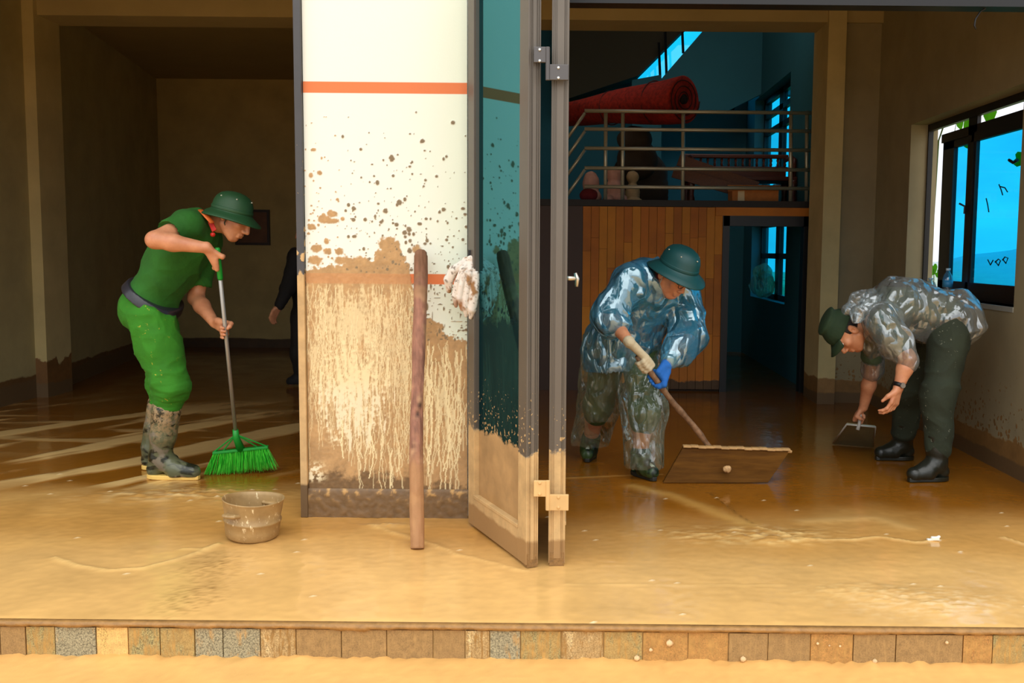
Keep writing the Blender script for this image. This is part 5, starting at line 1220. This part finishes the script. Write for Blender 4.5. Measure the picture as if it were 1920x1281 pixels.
    wb = NT('shaded_board'); v = wb.obj(); n = wb.noise(4, 5, .6, wb.pos(), (1, 8, 9)); wb = wb.done(wb.bsdf(wb.ramp(n, .3, .7, lin(74, 44, 8), lin(106, 68, 18)), .65, 0, wb.bump(n, .3, .006), Specular_IOR_Level=.1))  # brown wood darkened: the room's dimness painted into the board
    nx, nz = 24, 6; V = []
    tk = np.array([0, .022, .004])
    MB().prism([BL + [0, 0, .004], BR_ + [0, 0, .004], TR, TL], tk).build('board', wb, q, bevel=.002)
    ed = MB(); n = 14
    for i in range(n):
        a = TL + (TR - TL) * (i / n) ; b2 = TL + (TR - TL) * ((i + 1.0) / n); wv = .002 * math.sin(i * 2.1)
        ed.obox((a + b2) / 2 + tk / 2 + [0, -.004, .004 + wv], nrm(TR - TL), [0, 1, 0], [0, 0, 1], np.linalg.norm(TR - TL) / n / 2 + .001, .020, .006)
    ed.tube([TR + [-.01, .005, .0], TR + [.012, .005, -.006]], [.012, .008], 7); ed.build('top_edge', plain('board_edge_lit', lin(186, 146, 92), .6, var=.25, vscale=40), q, True, bevel=.002)  # paler wood stands for light falling on the top edge
    ml = MB(); 
    po = []; rr = []
    for i in range(30):
        u = i / 29.0; po.append(t0 - ta * .03 + ta * (np.linalg.norm(t1 - t0) + .03) * u + np.array([.003 * math.sin(u * 13), 0, .003 * math.cos(u * 9)])); rr.append(.0165 + .0015 * math.sin(u * 31) + .001 * math.sin(u * 57))
    tw = NT('pole_wood'); n = tw.noise(26, 4, .6); tw = tw.done(tw.bsdf(tw.ramp(n, .3, .7, lin(92, 66, 44), lin(156, 120, 88)), .6, 0, tw.bump(n, .4, .004)))
    ml.tube(po, rr, 12); ml.build('pole', tw, q, True)
    kb = ap(1363, 880, 5.345); f = Field(kb - .06, kb + .06, .003); f.ell(kb, np.eye(3), (.024, .012, .019), 0); V, Q = f.net(); N = vnormals(V, Q); V = V + N * (.006 * fbm(V * 60, 3))[:, None]; np_mesh('knob', V, Q, plain('knob_mud', lin(190, 150, 100), .6, var=.3, vscale=60), q)
squeegee_man()

# ------------------------------------------------------------------ man stooping by the right wall
def stooping_man():
    J = {}
    for k, v in dict(pelvis=(1772, 602, 5.66), neck=(1640, 590, 5.64), shL=(1656, 606, 5.44), shR=(1640, 612, 5.84), elL=(1703, 672, 5.36), wrL=(1684, 728, 5.34), elR=(1634, 700, 5.98), wrR=(1619, 764, 6.04),
                     hipL=(1782, 628, 5.55), knL=(1760, 745, 5.48), anL=(1758, 862, 5.48), toeL=(1714, 886, 5.44), hipR=(1762, 628, 5.78), knR=(1702, 732, 5.92), anR=(1694, 828, 6.04), toeR=(1652, 846, 6.02), head=(1586, 622, 5.62)).items(): J[k] = ap(*v)
    for s in 'RL': J['an' + s][2] = .095; J['toe' + s][2] = .035
    up = nrm(J['neck'] - J['pelvis']); J['T'] = frame(np.cross(up, nrm(J['shR'] - J['shL'])), up); J['bend'] = -.05
    J['H'] = frame((-.38, -.16, -.90), (-.90, 0, .40))
    e = empty('person', ground(1750, 888)); tag(e, label='person in clear raincoat and dark cap stooping low beside the right wall', cat='person')
    gR = ap(1612, 787, 6.06); gd = nrm(ap(1606, 800, 6.10) - gR)
    def hands(F):
        loose(F, J['wrL'], ap(1674, 764, 5.33) - J['wrL'], np.array([-.7, .5, 0]), np.array([-.7, -.6, 0]), (.35, .5, .45))
        grip(F, J['wrR'], gR, gd, nrm(J['wrR'] - gR) + np.array([-.1, -.5, .1]), .011, 1)
    b = make_body(J, .005, e, hands); eyes(J, b)
    F = Field(J['head'] - .16, J['head'] + .16, .004); F.ell(J['head'] - J['H'][1] * .014 + J['H'][2] * .03, J['H'], (.078, .097, .092), 0).cut(J['head'] + J['H'][1] * .02, J['H'][1]); F.cut(J['head'] - J['H'][2] * .06, -J['H'][2])
    V, Q = F.net(); np_mesh('hair', V, Q, HAIR, e)
    # cap with a bill
    h = J['H']; P = lambda r, f, u: J['head'] + h[0] * r + h[1] * f + h[2] * u
    CAP = cloth('cap_cloth', lin(28, 50, 24)); F = Field(J['head'] - .22, J['head'] + .22, .004)
    F.ell(P(0, -.006, .045), h, (.090, .108, .094), 0); F.cut(P(0, 0, .030), -h[2]); F.ell(P(0, -.01, .128), h, (.07, .085, .022), .02)
    co = garment('cap', F, CAP, e, .003, (20,) * 3)
    bl = MB(); rows = []
    for j, rad in enumerate((.095, .13, .165)):
        rows.append([P(.085 * math.sin(a) * (1 - .05 * j), .06 + (rad - .06) * math.cos(a) * 1.0, .040 - .010 * j - .03 * (math.sin(a) ** 2) * j * .4) for a in np.linspace(-1.25, 1.25, 13)])
    vs = [p for r in rows for p in r]; n = 13; fs = [(j * n + i, j * n + i + 1, (j + 1) * n + i + 1, (j + 1) * n + i) for j in range(2) for i in range(n - 1)]
    bo = bl.add(vs, fs).build('bill', CAP, co, True); md = bo.modifiers.new('thick', 'SOLIDIFY'); md.thickness = .005
    ol = cloth('dark_olive_shirt', lin(66, 84, 60)); tr = cloth('dark_olive_trousers', lin(40, 48, 32), .5, (150, 150, 130)); 
    F = body_field(J, .006); torso(F, J, .010)
    for s in 'RL': F.chain([J['sh' + s], J['el' + s] * .62 + J['sh' + s] * .38], [.074, .066], .03)
    F.cut(J['pelvis'] - up * .03, -up); garment('shirt', F, ol, e, .008, (10, 10, 14))
    F = body_field(J, .006); F.ell(J['pelvis'] + [0.0, 0, -.02], J['T'], (.172, .135, .135), .05)
    for s in 'RL': F.chain([J['hip' + s], J['kn' + s], J['an' + s] * .75 + J['kn' + s] * .25], [.112, .088, .070], .05)
    garment('trousers', F, tr, e, .012, (4.5, 4.5, 5), ridged=True, fine=.001)
    BT = plain('black_rubber_boot', lin(34, 36, 28), .3, var=.3, vscale=20, bump=.2)
    for s in 'RL':
        F = body_field(J, .005, .2); hl, tz, fd, top = boot(F, J['an' + s], J['toe' + s], J['kn' + s], .42, r=.060); d = nrm(J['kn' + s] - J['an' + s]); F.cut(top + d * .03, d); bo = garment('boot', F, BT, e, .003, (14, 14, 10)); sole(hl, tz, fd, BT, bo)
    # watch
    d = nrm(J['wrL'] - J['elL']); c = J['wrL'] - d * .018; B = frame(np.cross(d, [0, 1, 0]), d); W = MB().lathe([(.031, -.011), (.033, -.011), (.033, .011), (.031, .011)], c, np.stack([B[0], B[1], B[2]], 1), 20); wo = W.build('watch', BLACKM, e, True)
    f2 = nrm(np.array([.25, -1, .1]) - d * np.dot([.25, -1, .1], d)); MB().lathe([(0, .008), (.014, .008), (.016, .004), (.016, -.004)], c + f2 * .032, np.stack([nrm(np.cross(d, f2)), d, f2], 1), 16).build('watch_face', plain('watch_glass', lin(120, 120, 120), .15, .7), wo)
    # raincoat
    RC = plastic('clear_raincoat_plastic', (.88, .92, .92, 1), lin(206, 212, 210), .10, .14, .19, 6.5)
    F = body_field(J, .006, .2); torso(F, J, .034, .06)
    w = J['elL'] * .96 + J['wrL'] * .04; F.chain([J['shL'], J['shL'] * .5 + w * .5, w], [.098, .098, .062], .04); w = J['elR'] * .9 + J['shR'] * .1; F.chain([J['shR'], w], [.096, .066], .04)
    F.ell(J['pelvis'] - up * .06, J['T'], (.20, .165, .16), .06)
    F.cap(J['neck'] + up * .06, J['head'] + up * .02, .085, .12, .015, 'sub'); F.cut(J['pelvis'] - up * .16, -up + np.array([0, 0, -.25]))
    kp = nrm(-up + np.array([0, 0, -.25])); garment('raincoat', F, RC, e, .026, (3.4, 3.4, 3.4), ridged=True, fine=.001, keep=lambda V, N: ~((N @ kp > .85) & (np.abs((V - (J['pelvis'] - up * .16)) @ kp) < .03)))
    F = Field(J['neck'] - .3, J['neck'] + .3, .006); z = J['T'][1] * -1
    F.chain([ap(1636, 548, 5.60), ap(1612, 566, 5.60), ap(1585, 588, 5.58)], [.016, .050, .030], .03); F.chain([ap(1640, 560, 5.5), ap(1606, 590, 5.46)], [.03, .04], .03)
    F.cap(J['neck'] + up * .06, J['head'] + up * .02, .07, .105, .01, 'sub'); garment('hood', F, RC, e, .012, (12,) * 3, ridged=True)
    # dustpan
    q = empty('dustpan', ground(1600, 836)); tag(q, label='shallow metal dustpan held low by the man stooping at right', cat='dustpan')
    TL, TR, BL, BR_ = ap(1588, 794, 6.08), ap(1641, 799, 6.08), ground(1562, 834), ground(1637, 840); DP = plain('dustpan_metal', lin(150, 146, 112), .3, .4, var=.1)
    nn = nrm(np.cross(TR - TL, BL - TL)); nn = nn if nn[1] < 0 else -nn
    MB().prism([TL, TR, BR_ + [0, 0, .004], BL + [0, 0, .004]], -nn * .004).build('pan', DP, q)
    r = MB().tube([BL + [0, 0, .01], TL + nn * .006, TR + nn * .006, BR_ + [0, 0, .01]], .006, 8); r.build('rim', plain('dustpan_rim', lin(206, 206, 196), .35, .3), q, True)
    MB().tube([ap(1613, 776, 6.05), ap(1611, 796, 6.07), ap(1608, 806, 6.07)], [.010, .010, .012], 10).build('handle', plain('dustpan_handle', lin(196, 196, 190), .4), q, True)
stooping_man()

# ------------------------------------------------------------------ man in dark clothes half hidden behind the pillar
def dark_man():
    J = {}
    for k, v in dict(pelvis=(572, 592, 9.0), neck=(576, 462, 9.0), shR=(556, 482, 8.88), shL=(584, 480, 9.16), elR=(540, 540, 8.8), wrR=(523, 576, 8.72), elL=(600, 540, 9.2), wrL=(608, 588, 9.1),
                     hipR=(566, 606, 8.92), knR=(562, 664, 8.9), anR=(566, 712, 8.96), toeR=(545, 724, 8.9), hipL=(580, 606, 9.1), knL=(584, 664, 9.12), anL=(590, 712, 9.2), toeL=(572, 720, 9.12), head=(576, 434, 8.98)).items(): J[k] = at(*v)
    for s in 'RL': J['an' + s][2] = .09; J['toe' + s][2] = .035
    up = nrm(J['neck'] - J['pelvis']); J['T'] = frame((-.9, -.4, 0), up); J['H'] = frame((-.85, -.4, -.2), (0, 0, 1))
    e = empty('person', ground(572, 722)); tag(e, label='person in black clothes standing in the dark room, half hidden by the pillar', cat='person')
    b = make_body(J, .008, e, lambda F: loose(F, J['wrR'], np.array([-.5, -.2, -.8]), np.array([.5, .5, -.3]), np.array([-.5, -.6, .2])))
    blk = cloth('black_clothes', lin(22, 20, 20)); bl2 = cloth('black_trousers', lin(26, 22, 18))
    F = body_field(J, .008); torso(F, J, .016)
    for s in 'RL': F.chain([J['sh' + s], J['el' + s], J['wr' + s] * .9 + J['el' + s] * .1], [.078, .066, .046], .03)
    F.cap(J['neck'] + up * .03, J['neck'] + up * .14, .055, .075, .01, 'sub'); garment('jacket', F, blk, e, .008, (10, 10, 14))
    F = body_field(J, .008); F.ell(J['pelvis'], J['T'], (.172, .13, .125), .05)
    for s in 'RL': F.chain([J['hip' + s], J['kn' + s], J['an' + s]], [.10, .08, .066], .05)
    garment('trousers', F, bl2, e, .006, (12, 12, 8))
    F = Field(J['head'] - .16, J['head'] + .16, .006); F.ell(J['head'] - J['H'][1] * .014 + J['H'][2] * .03, J['H'], (.08, .1, .095), 0).cut(J['head'] + J['H'][1] * .03 - J['H'][2] * .04, J['H'][1] - J['H'][2]); V, Q = F.net(); np_mesh('hair', V, Q, HAIR, e)
    for s in 'RL':
        F = body_field(J, .007, .2); hl, tz, fd, top = boot(F, J['an' + s], J['toe' + s], J['kn' + s], .3, r=.055); garment('boot', F, blk, e, 0.0)
dark_man()
# ================================================================== on the loft
RY = LY + .06
rail = empty('loft_railing', (float(at(1310, 600, RY)[0]), RY, zl1)); tag(rail, label='pale metal railing along the front edge of the wooden loft', cat='railing')
RM = plain('railing_steel', lin(190, 188, 168), .35, .5)
for py in (208, 242, 278, 315, 350):
    a, b = at(1096, py, RY), at(1523, py + 4, RY); MB().tube([a, b], .0165, 8).build('rail', RM, rail, True)
for px in (1136, 1168, 1281, 1483, 1513):
    a, b = at(px, 208, RY + .02), at(px - 1, 380, RY + .02); b[2] = zl1; MB().tube([a, b], .017, 8).build('post', RM, rail, True)
for (x0, y0, x1, y1) in [(1097, 212, 1062, 262), (1097, 246, 1062, 296), (1097, 281, 1062, 331), (1097, 318, 1062, 368)]:
    MB().tube([at(x0, y0, RY), at(x1, y1, RY + .02)], .014, 8).build('stair_rail', RM, rail, True)
# rolled red mat lying across the railing
def mat_roll():
    a, b = at(1283, 186, 9.05), at(1056, 214, 10.3); d = nrm(b - a); L = np.linalg.norm(b - a); s = nrm(np.cross(d, [0, 0, 1])); u = np.cross(s, d); B = np.stack([s, u, d], 1)
    e = empty('rolled_mat', a - [0, 0, .2]); tag(e, label='big roll of dark red matting lying on the loft railing', cat='mat')
    t = NT('red_mat'); n = t.noise(30, 4, .6); t = t.done(t.bsdf(t.ramp(n, .3, .7, lin(110, 18, 10), lin(176, 38, 18)), .85, 0, t.bump(n, .4, .006)))
    prof = [(.02, .14), (.045, .10), (.058, .0), (.066, .015), (.075, .0), (.09, .014), (.105, 0), (.12, .012), (.135, 0), (.150, .012), (.165, 0), (.18, .010), (.20, .004), (.212, .02)] + [(.212 - .10 * k / 10, .02 + L * k / 10) for k in range(1, 11)]
    wob = lambda p, th, i: p + np.array([.012 * math.sin(3 * th + p[2] * 3) * min(1, p[2] * 4), .010 * math.sin(2 * th + 5 * p[2]), .010 * math.sin(2 * th)])
    MB().lathe([(0, .14)] + prof + [(0, .02 + L)], a, B, 40, wob=wob).build('roll', t, e, True)
    sp = [a + d * -.004 + (s * math.cos(q) + u * math.sin(q)) * (.05 + .0255 * q / PI) for q in np.linspace(0, 6 * PI, 70)]; MB().tube(sp, .006, 5).build('spiral_edge', plain('mat_edge_dark', lin(60, 8, 6), .9), e, True)
    MB().tube([a - d * .002, a + d * .05], .045, 16).build('hollow_shade', plain('mat_hollow_shade', lin(24, 8, 6), .9), e, True)  # dark disc painted in for the shade of the hollow centre
    tm = plain('mat_tie', lin(70, 16, 10), .8)
    for k in (.35, .95):
        c = a + d * k; r = .214 - .10 * k / L; MB().tube([c + (s * math.cos(q) + u * math.sin(q)) * (r + .004) for q in np.linspace(0, 2 * PI, 25)], .006, 5, False).build('tie', tm, e, True)
mat_roll()
def lump(name, lab, cat, prims, mat, grp=None, amp=.008):
    P = [at(*p[:3]) for p in prims]; F = Field(np.min(P, 0) - .25, np.max(P, 0) + .25, .014 if name == 'bundle' else .010)
    for p, q in zip(P, prims): F.ell(p, np.eye(3), q[3:6], .02)
    F.cut([0, 0, zl1 + .001], [0, 0, -1]); V, Q = F.net(); N = vnormals(V, Q); V = V + N * (amp * fbm(V * 12, 3))[:, None]; V[:, 2] = np.maximum(V[:, 2], zl1 + .001)
    return tag(np_mesh(name, V, Q, mat), label=lab, cat=cat, group=grp)
PK = cloth('pale_pink_cloth', lin(214, 160, 140)); CR_ = cloth('cream_cloth', lin(206, 176, 130)); RD = cloth('dark_red_cloth', lin(110, 20, 26))
lump('stuffed_toy', 'pale pink plush bundle sitting between the two left railing posts', 'toy', [(1152, 362, 9.3, .10, .10, .13), (1152, 328, 9.3, .075, .075, .075), (1143, 318, 9.3, .025, .02, .03), (1162, 318, 9.3, .025, .02, .03), (1140, 374, 9.2, .05, .07, .045), (1166, 374, 9.2, .05, .07, .045)], PK)
lump('stuffed_toy', 'cream and pink plush bundle just right of the second railing post', 'toy', [(1186, 364, 9.5, .07, .08, .11), (1186, 332, 9.5, .060, .06, .060), (1190, 378, 9.45, .08, .07, .04)], CR_)
lump('cushion', 'pale cushion slumped at the far left end of the loft', 'cushion', [(1108, 345, 9.5, .08, .07, .12), (1112, 370, 9.5, .08, .07, .08)], PK)
lump('cushion', 'dark red cushion low at the left end of the loft', 'cushion', [(1104, 366, 9.05, .085, .05, .06)], RD)
lump('bundle', 'pale bundle heaped behind the middle of the loft railing', 'bundle', [(1190, 262, 9.62, .17, .15, .13), (1195, 300, 9.7, .2, .15, .2), (1200, 330, 10.0, .28, .15, .25), (1205, 360, 10.0, .3, .15, .2)], cloth('grey_brown_cloth', lin(58, 46, 34)))
# carved bench of dark red wood
def bench():
    e = empty('wooden_bench', (float(at(1385, 340, 9.7)[0]), 9.7, zl1)); tag(e, label='dark reddish carved wooden bench standing on the loft behind the railing', cat='bench')
    wd = plain('dark_red_wood', lin(92, 40, 20), .35, var=.3, vscale=12, stretch=(1, 6, 6)); Y = 9.6
    x0, x1 = float(at(1290, 300, Y)[0]), float(at(1492, 300, Y)[0]); zt = float(at(1390, 283, Y)[2]); zs = zl1 + .27
    MB().box(x0, x1, Y + .32, Y + .37, zt - .04, zt).build('top_rail', wd, e, bevel=.008)
    MB().box(x0, x1, Y + .32, Y + .36, zt - .16, zt - .12).build('lower_rail', wd, e, bevel=.006)
    for i in range(15):
        x = x0 + .03 + (x1 - x0 - .06) * i / 14; MB().lathe([(.008, zt - .125), (.016, zt - .10), (.009, zt - .08), (.017, zt - .06), (.009, zt - .035)], (x, Y + .345, 0), None, 8).build('spindle', wd, e, True)
    MB().box(x0 + .02, x1 - .02, Y + .33, Y + .35, zs + .02, zt - .16).build('back_panel', wd, e)
    MB().box(x0, x1, Y - .10, Y + .36, zs - .04, zs).build('seat', wd, e, bevel=.008)
    for x in (x0, x1 - .06):
        for y in (Y - .10, Y + .30): MB().lathe([(.03, zl1), (.035, zl1 + .06), (.025, zl1 + .10), (.036, zl1 + .2), (.036, zs - .03)], (x + .03, y + .03, 0), None, 10).build('leg', wd, e, True)
        MB().tube([(x + .03, Y - .08, zs), (x + .03, Y - .08, zs + .16), (x + .03, Y + .05, zs + .19), (x + .03, Y + .34, zs + .19)], .022, 8).build('armrest', wd, e, True)
bench()
def planks():
    wd = plain('loose_board_wood', lin(104, 58, 28), .5, var=.3, vscale=10, stretch=(8, 2, 8))
    for i, (xa, ya, xb, yb, lab) in enumerate([(1272, 300, 1420, 352, 'loose brown board leaning slantwise behind the loft railing, topmost'), (1262, 322, 1400, 362, 'loose brown board leaning slantwise behind the loft railing, below another')]):
        a, b = at(xa, ya, 9.47 - .05 * i), at(xb, yb, 9.40 - .05 * i); d = nrm(b - a); n = nrm(np.cross(d, [0, 1, 0]))
        tag(MB().obox((a + b) / 2, d, [0, 1, 0], n, np.linalg.norm(b - a) / 2, .012, .055).build('board', wd, bevel=.004), label=lab, cat='board', group='loose boards on the loft')
planks()
a, b = at(1370, 355, 9.1), at(1455, 384, 9.1); e = empty('carton', ((a[0] + b[0]) / 2, 9.1, zl1)); tag(e, label='orange brown carton with open flaps on the loft floor edge above the doorway', cat='box')
ct = plain('carton_board', lin(196, 120, 56), .8, var=.2, vscale=14); MB().box(a[0], b[0], 9.0, 9.25, zl1, a[2] - .015).build('body', ct, e)
MB().prism([(a[0], 9.0, a[2] - .015), (b[0], 9.0, a[2] - .015), (b[0] + .01, 8.97, a[2] + .03), (a[0] - .02, 8.97, a[2] + .02)], (0, .004, .002)).build('flap', ct, e)
MB().prism([(a[0], 9.25, a[2] - .015), (b[0], 9.25, a[2] - .015), (b[0], 9.28, a[2] + .05), (a[0], 9.28, a[2] + .05)], (0, .004, .002)).build('flap', ct, e)
tape = MB().box(a[0] + .05, a[0] + .11, 8.998, 9.0, zl1 + .002, a[2] - .02).build('tape', plain('carton_tape', lin(226, 190, 120), .3), e)
# bag on the sill of the passage window, bottle on the sill of the loft window
FB = Field(at(1432, 530, 11.2) - .35, at(1432, 530, 11.2) + .35, .008); xs0 = XW + .02
for (y, z, r) in [(11.0, .16, .13), (11.25, .15, .14), (11.5, .14, .12), (11.15, .30, .10), (11.35, .28, .09)]: FB.ell([xs0, y, z1a + z], np.eye(3), (.09, r, r), .03)
FB.cut([0, 0, z1a + .002], [0, 0, -1]); V, Q = FB.net(); N = vnormals(V, Q); V = V + N * (.02 * fbm(V * 14, 3))[:, None]; V[:, 2] = np.maximum(V[:, 2], z1a + .002)
tag(np_mesh('plastic_bag', V, Q, plastic('bag_plastic', (.6, .85, .7, 1), lin(130, 190, 160), .3, .12)), label='crumpled clear plastic bag on the sill of the window seen through the doorway', cat='bag')
c = np.array([XW + .05, float(10.75), z2a]); e = empty('bottle', c); tag(e, label='clear bottle standing on the sill of the loft window', cat='bottle')
MB().lathe([(0, 0), (.034, 0), (.036, .01), (.036, .15), (.02, .19), (.013, .21), (0, .21)], c, None, 16).build('vessel', PET, e, True); MB().lathe([(.015, .208), (.015, .23), (0, .23)], c, None, 12).build('cap', plain('bottle_cap_blue', lin(60, 120, 200), .4), e, True)
# ------------------------------------------------------------------ origins of single-mesh things at their bases
for o in list(COL.objects):
    if o.type == 'MESH' and o.parent is None and 'category' in o and not o.children and o.location.length < 1e-6:
        n = len(o.data.vertices); co = np.zeros(n * 3, np.float32); o.data.vertices.foreach_get('co', co); co = co.reshape(-1, 3)
        b = (co.min(0) + co.max(0)) / 2; b[2] = co[:, 2].min()
        o.data.vertices.foreach_set('co', (co - b).ravel()); o.data.update(); o.location = Vector(b.tolist())
